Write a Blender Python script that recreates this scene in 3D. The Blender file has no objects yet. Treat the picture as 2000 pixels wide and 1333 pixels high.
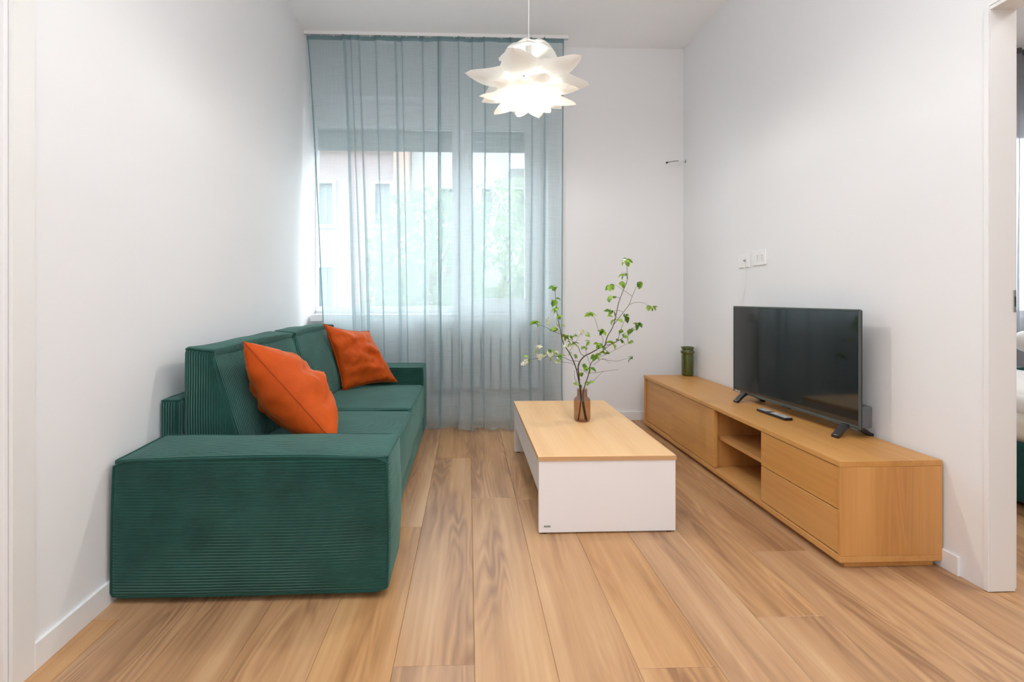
import bpy, bmesh, math, random
from mathutils import Vector, Matrix, noise

S = bpy.context.scene
COL = S.collection
random.seed(7)

# ---------------------------------------------------------------- camera, world, lights, exposure
F_PX, CX, CY, CAM_H, YAW = 950.0, 948.0, 582.0, 1.08, math.radians(2.0)
cam_d = bpy.data.cameras.new('camera')
cam = bpy.data.objects.new('camera', cam_d); COL.objects.link(cam)
cam_d.sensor_width = 36.0
cam_d.lens = F_PX / 2000 * 36.0
cam_d.shift_x = (1000 - CX) / 2000
cam_d.shift_y = -(666.5 - CY) / 2000
cam_d.clip_start = 0.02
cam.location = (0, 0, CAM_H)
cam.rotation_euler = (math.radians(90), 0, -YAW)
S.camera = cam

w = bpy.data.worlds.new('overcast_sky'); S.world = w; w.use_nodes = True
bg = w.node_tree.nodes['Background']
bg.inputs['Color'].default_value = (0.89, 0.945, 1.0, 1)
bg.inputs['Strength'].default_value = 8.2

def area_light(name, loc, size, size_y, power, color=(1, 1, 1), rot=(0, 0, 0)):
    d = bpy.data.lights.new(name, 'AREA'); d.shape = 'RECTANGLE'
    d.size, d.size_y, d.energy, d.color = size, size_y, power, color
    o = bpy.data.objects.new(name, d); o.location = loc; o.rotation_euler = rot
    COL.objects.link(o); return o
area_light('rear_fill_area', (0.3, -0.9, 3.2), 2.2, 1.8, 14, (0.90, 0.95, 1.0))  # added soft fill from behind the camera, not a known fixture
area_light('bedroom_fill_area', (3.9, 1.2, 3.2), 1.6, 1.6, 60, (1.0, 0.98, 0.96))  # added so the bedroom is lit, no lamp is known there
pd = bpy.data.lights.new('rear_fill_point', 'POINT'); pd.energy = 36; pd.shadow_soft_size = 0.22; pd.color = (0.94, 0.97, 1.0)  # invented point fill behind the camera, lifts walls and ceiling
po = bpy.data.objects.new('rear_fill_point', pd); po.location = (0.5, -1.3, 1.5); COL.objects.link(po)
area_light('upward_fill_area', (0.3, 0.6, 2.7), 1.6, 1.2, 57, (0.93, 0.965, 1.0), (math.pi, 0, 0))  # added out-of-view fill aimed up to brighten ceiling and upper walls
BULB_STRENGTH = 700

S.view_settings.view_transform = 'Standard'
S.view_settings.look = 'None'
S.view_settings.gamma = 1.0
S.view_settings.use_curve_mapping = False
S.view_settings.exposure = 0.07
S.cycles.use_denoising = True
S.cycles.max_bounces = 10
S.cycles.diffuse_bounces = 6
S.cycles.transparent_max_bounces = 32
S.cycles.sample_clamp_indirect = 6.0
S.cycles.caustics_reflective = False
S.cycles.caustics_refractive = False

_c, _s = math.cos(YAW), math.sin(YAW)
def at(u, v, Y):
    """point of the room seen at photograph position u, v when it stands at depth Y"""
    k = (u - CX) / F_PX
    d = Y / (_c - k * _s); a = k * d
    return Vector((a * _c + d * _s, Y, CAM_H + (CY - v) / F_PX * d))

# ---------------------------------------------------------------- helpers
def tag(o, label=None, cat=None, group=None, kind=None):
    if label: o['label'] = label
    if cat: o['category'] = cat
    if group: o['group'] = group
    if kind: o['kind'] = kind
    return o

def empty(name, loc, label=None, cat=None, group=None):
    o = bpy.data.objects.new(name, None); COL.objects.link(o)
    o.location = loc; o.empty_display_size = 0.05
    return tag(o, label, cat, group)

def origin_of(o):
    p = Vector((0, 0, 0))
    while o is not None:
        p += o.location; o = o.parent
    return p

class MB:
    """collects geometry in room coordinates"""
    def __init__(self): self.v = []; self.f = []
    def add(self, vs, fs):
        b = len(self.v)
        self.v += [Vector(p) for p in vs]
        self.f += [tuple(b + i for i in q) for q in fs]
        return self
    def box(self, x0, x1, y0, y1, z0, z1, bev=0.0):
        if bev <= 0:
            vs = [(x, y, z) for x in (x0, x1) for y in (y0, y1) for z in (z0, z1)]
            return self.add(vs, [(0, 1, 3, 2), (4, 6, 7, 5), (0, 4, 5, 1), (2, 3, 7, 6), (0, 2, 6, 4), (1, 5, 7, 3)])
        bm = bmesh.new(); bmesh.ops.create_cube(bm, size=1)
        for p in bm.verts:
            p.co = Vector(((x0 + x1) / 2 + p.co.x * (x1 - x0), (y0 + y1) / 2 + p.co.y * (y1 - y0), (z0 + z1) / 2 + p.co.z * (z1 - z0)))
        bmesh.ops.bevel(bm, geom=bm.edges[:], offset=bev, segments=2, affect='EDGES', profile=0.5)
        return self.from_bm(bm)
    def from_bm(self, bm):
        bm.verts.index_update()
        self.add([p.co.copy() for p in bm.verts], [[q.index for q in f.verts] for f in bm.faces])
        bm.free(); return self
    def tube(self, pts, rad, n=8, closed=False, cap=True):
        pts = [Vector(p) for p in pts]; m = len(pts)
        rs = rad if isinstance(rad, (list, tuple)) else [rad] * m
        tang = []
        for i in range(m):
            a = pts[(i - 1) % m] if (closed or i > 0) else pts[i]
            b = pts[(i + 1) % m] if (closed or i < m - 1) else pts[i]
            t = (b - a); tang.append(t.normalized() if t.length > 1e-9 else Vector((0, 0, 1)))
        ref = Vector((0, 0, 1)) if abs(tang[0].z) < 0.9 else Vector((1, 0, 0))
        nrm = (ref - tang[0] * ref.dot(tang[0])).normalized()
        vs = []
        for i in range(m):
            nrm = (nrm - tang[i] * nrm.dot(tang[i]))
            if nrm.length < 1e-6: nrm = tang[i].orthogonal()
            nrm.normalize(); bi = tang[i].cross(nrm)
            for k in range(n):
                a = 2 * math.pi * k / n
                vs.append(pts[i] + (nrm * math.cos(a) + bi * math.sin(a)) * rs[i])
        fs = []
        for i in range(m if closed else m - 1):
            j = (i + 1) % m
            for k in range(n):
                l = (k + 1) % n
                fs.append((i * n + k, i * n + l, j * n + l, j * n + k))
        if not closed and cap:
            fs.append(tuple(reversed(range(n)))); fs.append(tuple(range((m - 1) * n, m * n)))
        return self.add(vs, fs)
    def lathe(self, c, prof, n=32):
        """prof: list of (r, z); c: (x, y) axis"""
        vs = []
        for r, z in prof:
            for k in range(n):
                a = 2 * math.pi * k / n
                vs.append((c[0] + r * math.cos(a), c[1] + r * math.sin(a), z))
        fs = []
        for i in range(len(prof) - 1):
            for k in range(n):
                l = (k + 1) % n
                fs.append((i * n + k, i * n + l, (i + 1) * n + l, (i + 1) * n + k))
        return self.add(vs, fs)
    def grid(self, fn, nu, nv):
        vs = [fn(i / nu, j / nv) for i in range(nu + 1) for j in range(nv + 1)]
        fs = [(i * (nv + 1) + j, (i + 1) * (nv + 1) + j, (i + 1) * (nv + 1) + j + 1, i * (nv + 1) + j + 1)
              for i in range(nu) for j in range(nv)]
        return self.add(vs, fs)
    def build(self, name, mat, parent=None, smooth=False, rib=None, origin=None, angle=None):
        org = origin_of(parent) if parent else Vector(origin or (0, 0, 0))
        if parent and origin: org = Vector(origin)
        me = bpy.data.meshes.new(name)
        me.from_pydata([p - org for p in self.v], [], self.f)
        me.validate(); me.update()
        bm = bmesh.new(); bm.from_mesh(me)
        bmesh.ops.recalc_face_normals(bm, faces=bm.faces[:])
        bm.to_mesh(me); bm.free()
        if smooth:
            me.polygons.foreach_set('use_smooth', [True] * len(me.polygons))
            if angle: me.set_sharp_from_angle(angle=math.radians(angle))
        if rib:
            uv = me.uv_layers.new(name='ribs')
            for p in me.polygons:
                n = p.normal
                k = max(range(3), key=lambda a: abs(n[a]))
                ax = rib[k]
                for li in p.loop_indices:
                    co = me.vertices[me.loops[li].vertex_index].co + org
                    uv.data[li].uv = (co[(ax + 1) % 3], co[ax])
        if mat: me.materials.append(mat)
        o = bpy.data.objects.new(name, me); COL.objects.link(o)
        if parent:
            o.parent = parent
            if origin: o.location = Vector(origin) - origin_of(parent)
        elif origin: o.location = origin
        return o

def structure(name, mb, mat, parent=None, **k):
    o = mb.build(name, mat, parent, **k)
    o['kind'] = 'structure'
    return o

def smoothstep(a, b, x):
    t = max(0.0, min(1.0, (x - a) / (b - a))); return t * t * (3 - 2 * t)

def catmull(pts, n=6):
    pts = [Vector(p) for p in pts]
    if len(pts) < 3:
        return [pts[0].lerp(pts[-1], i / n) for i in range(n + 1)]
    q = [pts[0] * 2 - pts[1]] + pts + [pts[-1] * 2 - pts[-2]]
    out = []
    for i in range(1, len(q) - 2):
        for j in range(n):
            t = j / n
            a, b, c, d = q[i - 1], q[i], q[i + 1], q[i + 2]
            out.append(0.5 * ((2 * b) + (c - a) * t + (2 * a - 5 * b + 4 * c - d) * t * t + (3 * b - a - 3 * c + d) * t ** 3))
    out.append(pts[-1]); return out

# ---------------------------------------------------------------- materials
def new_mat(name):
    m = bpy.data.materials.new(name); m.use_nodes = True
    nt = m.node_tree
    return m, nt, nt.nodes, nt.links, nt.nodes['Principled BSDF']

def setin(n, **kw):
    for k, v in kw.items():
        s = n.inputs[k.replace('_', ' ')]
        s.default_value = (*v, 1) if isinstance(v, tuple) and len(v) == 3 and s.type == 'RGBA' else v

def plain(name, col, rough=0.5, metal=0.0, spec=0.5, bump=0.0, bscale=60, var=0.0, coat=0.0):
    m, nt, N, L, b = new_mat(name)
    setin(b, Base_Color=col, Roughness=rough, Metallic=metal)
    b.inputs['Specular IOR Level'].default_value = spec
    b.inputs['Coat Weight'].default_value = coat
    tc = N.new('ShaderNodeTexCoord')
    nz = N.new('ShaderNodeTexNoise'); setin(nz, Scale=bscale, Detail=4.0)
    L.new(tc.outputs['Object'], nz.inputs['Vector'])
    if bump:
        bp = N.new('ShaderNodeBump'); setin(bp, Strength=bump, Distance=0.002)
        L.new(nz.outputs['Fac'], bp.inputs['Height']); L.new(bp.outputs['Normal'], b.inputs['Normal'])
    if var:
        n2 = N.new('ShaderNodeTexNoise'); setin(n2, Scale=1.7, Detail=3.0)
        L.new(tc.outputs['Object'], n2.inputs['Vector'])
        hs = N.new('ShaderNodeHueSaturation'); hs.inputs['Color'].default_value = (*col, 1)
        mr = N.new('ShaderNodeMapRange'); setin(mr, To_Min=1 - var, To_Max=1 + var)
        L.new(n2.outputs['Fac'], mr.inputs['Value']); L.new(mr.outputs['Result'], hs.inputs['Value'])
        L.new(hs.outputs['Color'], b.inputs['Base Color'])
    return m

def wood(name, light, mid, dark, axis, rough=0.4, fine=55.0, per_object=True, ring=0.5, streak=1.0, bump=0.06, sat=0.0, lo=0.86, hi=1.1, sv=0.12):
    """grain runs along axis (0 x, 1 y, 2 z) of the object's own coordinates"""
    m, nt, N, L, b = new_mat(name)
    b.inputs['Roughness'].default_value = rough
    tc = N.new('ShaderNodeTexCoord'); oi = N.new('ShaderNodeObjectInfo')
    off = N.new('ShaderNodeVectorMath'); off.operation = 'MULTIPLY_ADD'
    cx = N.new('ShaderNodeCombineXYZ')
    L.new(oi.outputs['Random'], cx.inputs[0]); L.new(oi.outputs['Random'], cx.inputs[1]); L.new(oi.outputs['Random'], cx.inputs[2])
    off.inputs[1].default_value = (37.0, 53.0, 71.0) if per_object else (0, 0, 0)
    L.new(cx.outputs[0], off.inputs[0]); L.new(tc.outputs['Object'], off.inputs[2])
    def stretched(k, along):
        mp = N.new('ShaderNodeMapping'); s = [k, k, k]; s[axis] = along
        mp.inputs['Scale'].default_value = s
        L.new(off.outputs[0], mp.inputs['Vector']); return mp
    # broad figure: contour lines of a stretched noise give cathedral arches
    n1 = N.new('ShaderNodeTexNoise'); setin(n1, Scale=1.0, Detail=2.0, Roughness=0.45)
    L.new(stretched(7.5, 0.75).outputs[0], n1.inputs['Vector'])
    mul = N.new('ShaderNodeMath'); mul.operation = 'MULTIPLY'; mul.inputs[1].default_value = 15.0
    L.new(n1.outputs['Fac'], mul.inputs[0])
    fr = N.new('ShaderNodeMath'); fr.operation = 'PINGPONG'; fr.inputs[1].default_value = 0.5
    L.new(mul.outputs[0], fr.inputs[0])
    # fine pores
    n2 = N.new('ShaderNodeTexNoise'); setin(n2, Scale=1.0, Detail=6.0, Roughness=0.65)
    L.new(stretched(fine, 1.6).outputs[0], n2.inputs['Vector'])
    # broad tone streaks
    n3 = N.new('ShaderNodeTexNoise'); setin(n3, Scale=1.0, Detail=3.0, Roughness=0.55)
    L.new(stretched(11.0, 0.55).outputs[0], n3.inputs['Vector'])
    mixv = N.new('ShaderNodeMath'); mixv.operation = 'MULTIPLY'; mixv.inputs[1].default_value = ring
    L.new(fr.outputs[0], mixv.inputs[0])
    # the rings fade in and out over the board
    n4 = N.new('ShaderNodeTexNoise'); setin(n4, Scale=1.0, Detail=1.0)
    L.new(stretched(6.0, 1.1).outputs[0], n4.inputs['Vector'])
    r4 = N.new('ShaderNodeMapRange'); setin(r4, From_Min=0.42, From_Max=0.66)
    L.new(n4.outputs['Fac'], r4.inputs['Value'])
    ringf = N.new('ShaderNodeMath'); ringf.operation = 'MULTIPLY'
    L.new(mixv.outputs[0], ringf.inputs[0]); L.new(r4.outputs['Result'], ringf.inputs[1])
    a1 = N.new('ShaderNodeMath'); a1.operation = 'MULTIPLY_ADD'; a1.inputs[1].default_value = 0.42 * streak
    L.new(n2.outputs['Fac'], a1.inputs[0]); L.new(ringf.outputs[0], a1.inputs[2])
    a2 = N.new('ShaderNodeMath'); a2.operation = 'MULTIPLY_ADD'; a2.inputs[1].default_value = 0.75 * streak
    L.new(n3.outputs['Fac'], a2.inputs[0]); L.new(a1.outputs[0], a2.inputs[2])
    cr = N.new('ShaderNodeValToRGB')
    e = cr.color_ramp.elements
    mid_p = 0.585 * streak
    e[0].position = mid_p - 0.2; e[0].color = (*light, 1)
    e[1].position = mid_p + 0.28; e[1].color = (*dark, 1)
    x = e.new(mid_p + 0.02); x.color = (*mid, 1)
    L.new(a2.outputs[0], cr.inputs['Fac'])
    out = cr.outputs['Color']
    if per_object:
        hs = N.new('ShaderNodeHueSaturation')
        mr = N.new('ShaderNodeMapRange'); setin(mr, To_Min=lo, To_Max=hi)
        L.new(oi.outputs['Random'], mr.inputs['Value']); L.new(mr.outputs['Result'], hs.inputs['Value'])
        wn = N.new('ShaderNodeTexWhiteNoise'); wn.noise_dimensions = '1D'
        L.new(oi.outputs['Random'], wn.inputs['W'])
        ms = N.new('ShaderNodeMapRange'); setin(ms, To_Min=0.98 - sv + sat, To_Max=0.98 + sv + sat)
        L.new(wn.outputs['Value'], ms.inputs['Value']); L.new(ms.outputs['Result'], hs.inputs['Saturation'])
        L.new(out, hs.inputs['Color']); out = hs.outputs['Color']
    L.new(out, b.inputs['Base Color'])
    bp = N.new('ShaderNodeBump'); setin(bp, Strength=bump, Distance=0.002)
    L.new(n2.outputs['Fac'], bp.inputs['Height']); L.new(bp.outputs['Normal'], b.inputs['Normal'])
    return m

def velvet(name, col, rib_pitch=None, sheen=0.5, tint=(1, 1, 1), patch=0.25, bump=0.7, rough=0.75, crease=0.12):
    m, nt, N, L, b = new_mat(name)
    setin(b, Roughness=rough)
    b.inputs['Specular IOR Level'].default_value = 0.15
    b.inputs['Sheen Weight'].default_value = sheen
    b.inputs['Sheen Roughness'].default_value = 0.45
    b.inputs['Sheen Tint'].default_value = (*tint, 1)
    tc = N.new('ShaderNodeTexCoord')
    nz = N.new('ShaderNodeTexNoise'); setin(nz, Scale=5.5, Detail=5.0, Roughness=0.6)
    L.new(tc.outputs['Object'], nz.inputs['Vector'])
    mr = N.new('ShaderNodeMapRange'); setin(mr, From_Min=0.3, From_Max=0.7, To_Min=1 - patch, To_Max=1 + patch)
    L.new(nz.outputs['Fac'], mr.inputs['Value'])
    hs = N.new('ShaderNodeHueSaturation'); hs.inputs['Color'].default_value = (*col, 1)
    L.new(mr.outputs['Result'], hs.inputs['Value']); L.new(hs.outputs['Color'], b.inputs['Base Color'])
    n2 = N.new('ShaderNodeTexNoise'); setin(n2, Scale=260.0, Detail=2.0)
    L.new(tc.outputs['Object'], n2.inputs['Vector'])
    cz = N.new('ShaderNodeTexNoise'); setin(cz, Scale=9.0, Detail=2.5, Distortion=0.8)
    L.new(tc.outputs['Object'], cz.inputs['Vector'])
    b0 = N.new('ShaderNodeBump'); setin(b0, Strength=crease, Distance=0.02)
    L.new(cz.outputs['Fac'], b0.inputs['Height'])
    b1 = N.new('ShaderNodeBump'); setin(b1, Strength=0.12, Distance=0.001)
    L.new(n2.outputs['Fac'], b1.inputs['Height']); L.new(b0.outputs['Normal'], b1.inputs['Normal'])
    if rib_pitch:
        uvn = N.new('ShaderNodeUVMap'); uvn.uv_map = 'ribs'
        sp = N.new('ShaderNodeSeparateXYZ'); L.new(uvn.outputs[0], sp.inputs[0])
        mu = N.new('ShaderNodeMath'); mu.operation = 'MULTIPLY'; mu.inputs[1].default_value = 2 * math.pi / rib_pitch
        L.new(sp.outputs[1], mu.inputs[0])
        sn = N.new('ShaderNodeMath'); sn.operation = 'SINE'; L.new(mu.outputs[0], sn.inputs[0])
        ab = N.new('ShaderNodeMapRange'); setin(ab, From_Min=-1.0, From_Max=0.6)
        L.new(sn.outputs[0], ab.inputs['Value'])
        # the pile is crushed flat in places
        n3 = N.new('ShaderNodeTexNoise'); setin(n3, Scale=3.2, Detail=2.0)
        L.new(tc.outputs['Object'], n3.inputs['Vector'])
        m3 = N.new('ShaderNodeMapRange'); setin(m3, From_Min=0.32, From_Max=0.6, To_Min=0.35, To_Max=1.0)
        L.new(n3.outputs['Fac'], m3.inputs['Value'])
        hh = N.new('ShaderNodeMath'); hh.operation = 'MULTIPLY'
        L.new(ab.outputs['Result'], hh.inputs[0]); L.new(m3.outputs['Result'], hh.inputs[1])
        b2 = N.new('ShaderNodeBump'); setin(b2, Strength=bump, Distance=0.0045)
        L.new(hh.outputs[0], b2.inputs['Height']); L.new(b1.outputs['Normal'], b2.inputs['Normal'])
        L.new(b2.outputs['Normal'], b.inputs['Normal'])
    else:
        L.new(b1.outputs['Normal'], b.inputs['Normal'])
    return m

def sheer(name, col, trans_col, see, back=0.6, weave=220.0):
    """thin open weave: some light passes straight, some is scattered through, some reflected"""
    m, nt, N, L, b = new_mat(name)
    N.remove(b); out = N['Material Output']
    tr = N.new('ShaderNodeBsdfTransparent'); tr.inputs[0].default_value = (*trans_col, 1)
    df = N.new('ShaderNodeBsdfDiffuse'); df.inputs[0].default_value = (*col, 1)
    tl = N.new('ShaderNodeBsdfTranslucent'); tl.inputs[0].default_value = (*col, 1)
    mx = N.new('ShaderNodeMixShader'); mx.inputs[0].default_value = back
    L.new(df.outputs[0], mx.inputs[1]); L.new(tl.outputs[0], mx.inputs[2])
    tc = N.new('ShaderNodeTexCoord')
    def thread(sc):
        mp = N.new('ShaderNodeMapping'); mp.inputs['Scale'].default_value = sc
        L.new(tc.outputs['Object'], mp.inputs['Vector'])
        nz = N.new('ShaderNodeTexNoise'); setin(nz, Scale=1.0, Detail=3.0, Roughness=0.6)
        L.new(mp.outputs[0], nz.inputs['Vector']); return nz
    a = thread((6.0, 6.0, weave)); c = thread((weave, 40.0, 4.0))
    ad = N.new('ShaderNodeMath'); ad.operation = 'ADD'
    L.new(a.outputs['Fac'], ad.inputs[0]); L.new(c.outputs['Fac'], ad.inputs[1])
    mr = N.new('ShaderNodeMapRange'); setin(mr, From_Min=0.7, From_Max=1.3, To_Min=1 - see - 0.06, To_Max=1 - see + 0.06)
    L.new(ad.outputs[0], mr.inputs['Value'])
    m2 = N.new('ShaderNodeMixShader'); L.new(mr.outputs['Result'], m2.inputs[0])
    L.new(tr.outputs[0], m2.inputs[1]); L.new(mx.outputs[0], m2.inputs[2])
    L.new(m2.outputs[0], out.inputs['Surface'])
    return m

def thin_glass(name, col, ior=1.45, rough=0.02):
    m, nt, N, L, b = new_mat(name)
    N.remove(b); out = N['Material Output']
    tr = N.new('ShaderNodeBsdfTransparent'); tr.inputs[0].default_value = (*col, 1)
    gl = N.new('ShaderNodeBsdfGlossy'); gl.inputs['Roughness'].default_value = rough
    # Schlick reflectance of one thin surface, the same seen from either side
    lw = N.new('ShaderNodeLayerWeight'); lw.inputs['Blend'].default_value = 0.5
    pw = N.new('ShaderNodeMath'); pw.operation = 'POWER'; pw.inputs[1].default_value = 5.0
    L.new(lw.outputs['Facing'], pw.inputs[0])
    r0 = ((ior - 1) / (ior + 1)) ** 2
    fr = N.new('ShaderNodeMath'); fr.operation = 'MULTIPLY_ADD'; fr.inputs[1].default_value = 0.75 * (1 - r0); fr.inputs[2].default_value = r0
    L.new(pw.outputs[0], fr.inputs[0])
    mx = N.new('ShaderNodeMixShader')
    L.new(fr.outputs[0], mx.inputs[0]); L.new(tr.outputs[0], mx.inputs[1]); L.new(gl.outputs[0], mx.inputs[2])
    L.new(mx.outputs[0], out.inputs['Surface'])
    return m

def leaf_mat(name, col, trans):
    m, nt, N, L, b = new_mat(name)
    setin(b, Roughness=0.5); out = N['Material Output']
    oi = N.new('ShaderNodeObjectInfo')
    hs = N.new('ShaderNodeHueSaturation'); hs.inputs['Color'].default_value = (*col, 1)
    mr = N.new('ShaderNodeMapRange'); setin(mr, To_Min=0.7, To_Max=1.35)
    L.new(oi.outputs['Random'], mr.inputs['Value']); L.new(mr.outputs['Result'], hs.inputs['Value'])
    L.new(hs.outputs[0], b.inputs['Base Color'])
    tl = N.new('ShaderNodeBsdfTranslucent'); L.new(hs.outputs[0], tl.inputs[0])
    mx = N.new('ShaderNodeMixShader'); mx.inputs[0].default_value = trans
    L.new(b.outputs[0], mx.inputs[1]); L.new(tl.outputs[0], mx.inputs[2]); L.new(mx.outputs[0], out.inputs['Surface'])
    return m

def emission(name, col, strength):
    m, nt, N, L, b = new_mat(name)
    N.remove(b); e = N.new('ShaderNodeEmission')
    e.inputs[0].default_value = (*col, 1); e.inputs[1].default_value = strength
    L.new(e.outputs[0], N['Material Output'].inputs['Surface'])
    return m

M = {}
M['wall'] = plain('wall_paint', (0.795, 0.80, 0.81), 0.85, bump=0.05, bscale=90, spec=0.2)
M['ceiling'] = plain('ceiling_paint', (0.90, 0.91, 0.92), 0.9, bump=0.03, bscale=90, spec=0.1)
M['white_lacquer'] = plain('white_lacquer', (0.80, 0.80, 0.80), 0.35, bump=0.02)
M['table_white'] = plain('white_laminate', (0.80, 0.79, 0.795), 0.4, bump=0.02)
M['jamb'] = plain('jamb_lacquer', (0.78, 0.775, 0.76), 0.4, bump=0.02)
M['floor'] = wood('oak_floor', (0.565, 0.345, 0.172), (0.455, 0.248, 0.112), (0.275, 0.135, 0.06), 1, rough=0.36, fine=42, ring=0.50, lo=0.93, hi=1.05, sv=0.07)
M['joint'] = plain('floor_underlay', (0.33, 0.20, 0.115), 0.8, bump=0.1)
M['con_y'] = wood('honey_oak_along', (0.66, 0.345, 0.105), (0.60, 0.29, 0.075), (0.46, 0.20, 0.045), 1, rough=0.42, fine=60, ring=0.16, streak=0.8, lo=0.96, hi=1.03, sv=0.03, sat=0.0)
M['con_z'] = wood('honey_oak_upright', (0.65, 0.325, 0.090), (0.57, 0.265, 0.062), (0.42, 0.175, 0.036), 2, rough=0.42, fine=60, ring=0.22, streak=0.8, lo=0.96, hi=1.03, sv=0.03, sat=0.0)
M['table_y'] = wood('beech_along', (0.74, 0.50, 0.275), (0.69, 0.44, 0.225), (0.58, 0.335, 0.15), 1, rough=0.4, fine=50, ring=0.14, streak=0.8)
M['table_x'] = wood('beech_edge', (0.62, 0.36, 0.15), (0.57, 0.31, 0.12), (0.47, 0.235, 0.085), 0, rough=0.45, fine=60, ring=0.15, streak=0.8)
M['cord'] = velvet('green_corduroy', (0.010, 0.056, 0.043), 0.0107, sheen=0.36, tint=(0.55, 0.95, 0.86), patch=0.30, bump=1.0)
M['piping'] = velvet('green_piping', (0.011, 0.056, 0.044), None, sheen=0.25, tint=(0.55, 0.95, 0.86), patch=0.1)
M['orange'] = velvet('rust_velvet', (0.50, 0.072, 0.006), None, sheen=0.25, tint=(1.0, 0.5, 0.2), patch=0.16, rough=0.6, crease=0.55)
M['orange_seam'] = velvet('rust_seam', (0.40, 0.06, 0.006), None, sheen=0.15, tint=(1.0, 0.5, 0.2), patch=0.05)
M['curtain'] = sheer('teal_voile', (0.58, 0.665, 0.685), (0.95, 0.97, 0.98), 0.37, back=0.74)
M['curtain_hem'] = sheer('teal_voile_doubled', (0.22, 0.33, 0.35), (0.85, 0.95, 0.97), 0.08, back=0.4)
M['grey_curtain'] = sheer('grey_voile', (0.42, 0.43, 0.45), (0.95, 0.96, 0.98), 0.25, back=0.6)
M['glass'] = thin_glass('window_glass', (0.96, 0.98, 0.98))
M['brown_glass'] = thin_glass('brown_glass', (0.70, 0.56, 0.47), 1.45)
M['green_glass'] = plain('olive_glass', (0.060, 0.075, 0.008), 0.08, spec=0.6, coat=0.4, var=0.15)
M['pvc'] = plain('window_pvc', (0.91, 0.92, 0.93), 0.35)
M['shutter'] = plain('shutter_slat', (0.45, 0.47, 0.47), 0.55)
M['radiator'] = plain('radiator_enamel', (0.74, 0.74, 0.74), 0.4)
M['petal'] = None
M['black'] = plain('black_plastic', (0.012, 0.012, 0.013), 0.3, coat=0.2)
M['bezel'] = plain('gunmetal_plastic', (0.10, 0.115, 0.108), 0.38, metal=0.5)
M['grey_plastic'] = plain('grey_plastic', (0.10, 0.11, 0.12), 0.5)
M['screen'] = plain('dark_panel', (0.004, 0.006, 0.006), 0.07)
M['screen'].node_tree.nodes['Principled BSDF'].inputs['IOR'].default_value = 1.75
M['silver'] = plain('silver_plastic', (0.62, 0.62, 0.62), 0.35, metal=0.2)
M['button'] = plain('grey_rubber', (0.33, 0.36, 0.37), 0.6)
M['socket'] = plain('socket_plastic', (0.83, 0.83, 0.83), 0.3)
M['dark'] = plain('dark_slot', (0.05, 0.05, 0.05), 0.6)
M['steel'] = plain('brushed_steel', (0.45, 0.44, 0.42), 0.35, metal=0.9)
M['badge'] = plain('grey_badge', (0.26, 0.26, 0.27), 0.4)
M['bark'] = plain('twig_bark', (0.055, 0.030, 0.022), 0.7, bump=0.4, bscale=200)
M['leaf'] = leaf_mat('spring_leaf', (0.27, 0.45, 0.05), 0.4)
M['leaf_dark'] = leaf_mat('darker_leaf', (0.10, 0.24, 0.025), 0.35)
M['flower'] = leaf_mat('white_blossom', (0.80, 0.82, 0.68), 0.35)
M['stamen'] = plain('blossom_heart', (0.55, 0.55, 0.10), 0.7)
M['bed_green'] = velvet('bed_fabric', (0.012, 0.060, 0.056), None, sheen=0.2, tint=(0.6, 0.9, 0.9))
M['duvet'] = plain('white_cotton', (0.80, 0.79, 0.77), 0.9, bump=0.2, bscale=14)
M['blanket'] = plain('cream_blanket', (0.72, 0.68, 0.58), 0.9, bump=0.2, bscale=14)
M['pink_plaster'] = plain('pink_brick_plaster', (0.21, 0.145, 0.138), 0.9, bump=0.4, bscale=6, var=0.2)
M['peach_plaster'] = plain('peach_plaster', (0.32, 0.20, 0.15), 0.9, var=0.1)
M['white_plaster'] = plain('white_plaster', (0.33, 0.32, 0.315), 0.9, var=0.08)
M['grey_stone'] = plain('grey_stone', (0.36, 0.36, 0.37), 0.8)
M['house_shutter'] = plain('house_shutter', (0.20, 0.19, 0.20), 0.7)
M['house_glass'] = plain('house_glass', (0.10, 0.13, 0.15), 0.1)
M['tree_bark'] = plain('tree_bark', (0.12, 0.09, 0.07), 0.9, bump=0.5)
M['tree_leaf'] = leaf_mat('tree_leaf', (0.20, 0.28, 0.14), 0.4)
M['asphalt'] = plain('street', (0.28, 0.28, 0.28), 0.9, var=0.1)

# lamp petals: thin white plastic that lets light through
pm, pnt, PN, PL, pb = new_mat('white_polypropylene')
setin(pb, Base_Color=(0.88, 0.88, 0.87), Roughness=0.45)
ptl = PN.new('ShaderNodeBsdfTranslucent'); ptl.inputs[0].default_value = (0.98, 0.955, 0.86, 1)
pmx = PN.new('ShaderNodeMixShader'); pmx.inputs[0].default_value = 0.22
PL.new(pb.outputs[0], pmx.inputs[1]); PL.new(ptl.outputs[0], pmx.inputs[2])
PL.new(pmx.outputs[0], PN['Material Output'].inputs['Surface'])
M['petal'] = pm
M['bulb'] = emission('lit_bulb', (1.0, 0.955, 0.88), BULB_STRENGTH)

# ---------------------------------------------------------------- room shell
YB, ZC, XR = 4.25, 3.285, 1.905
YREAR = -2.3
def xl(Y): return -1.262 - 0.0375 * (Y - 1.449)          # the left wall runs a little askew
XL_B, XL_N = xl(YB), xl(1.449)
JY = 1.728                                                # where the right wall stops at the door opening
DOOR_Z = 2.15

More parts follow.
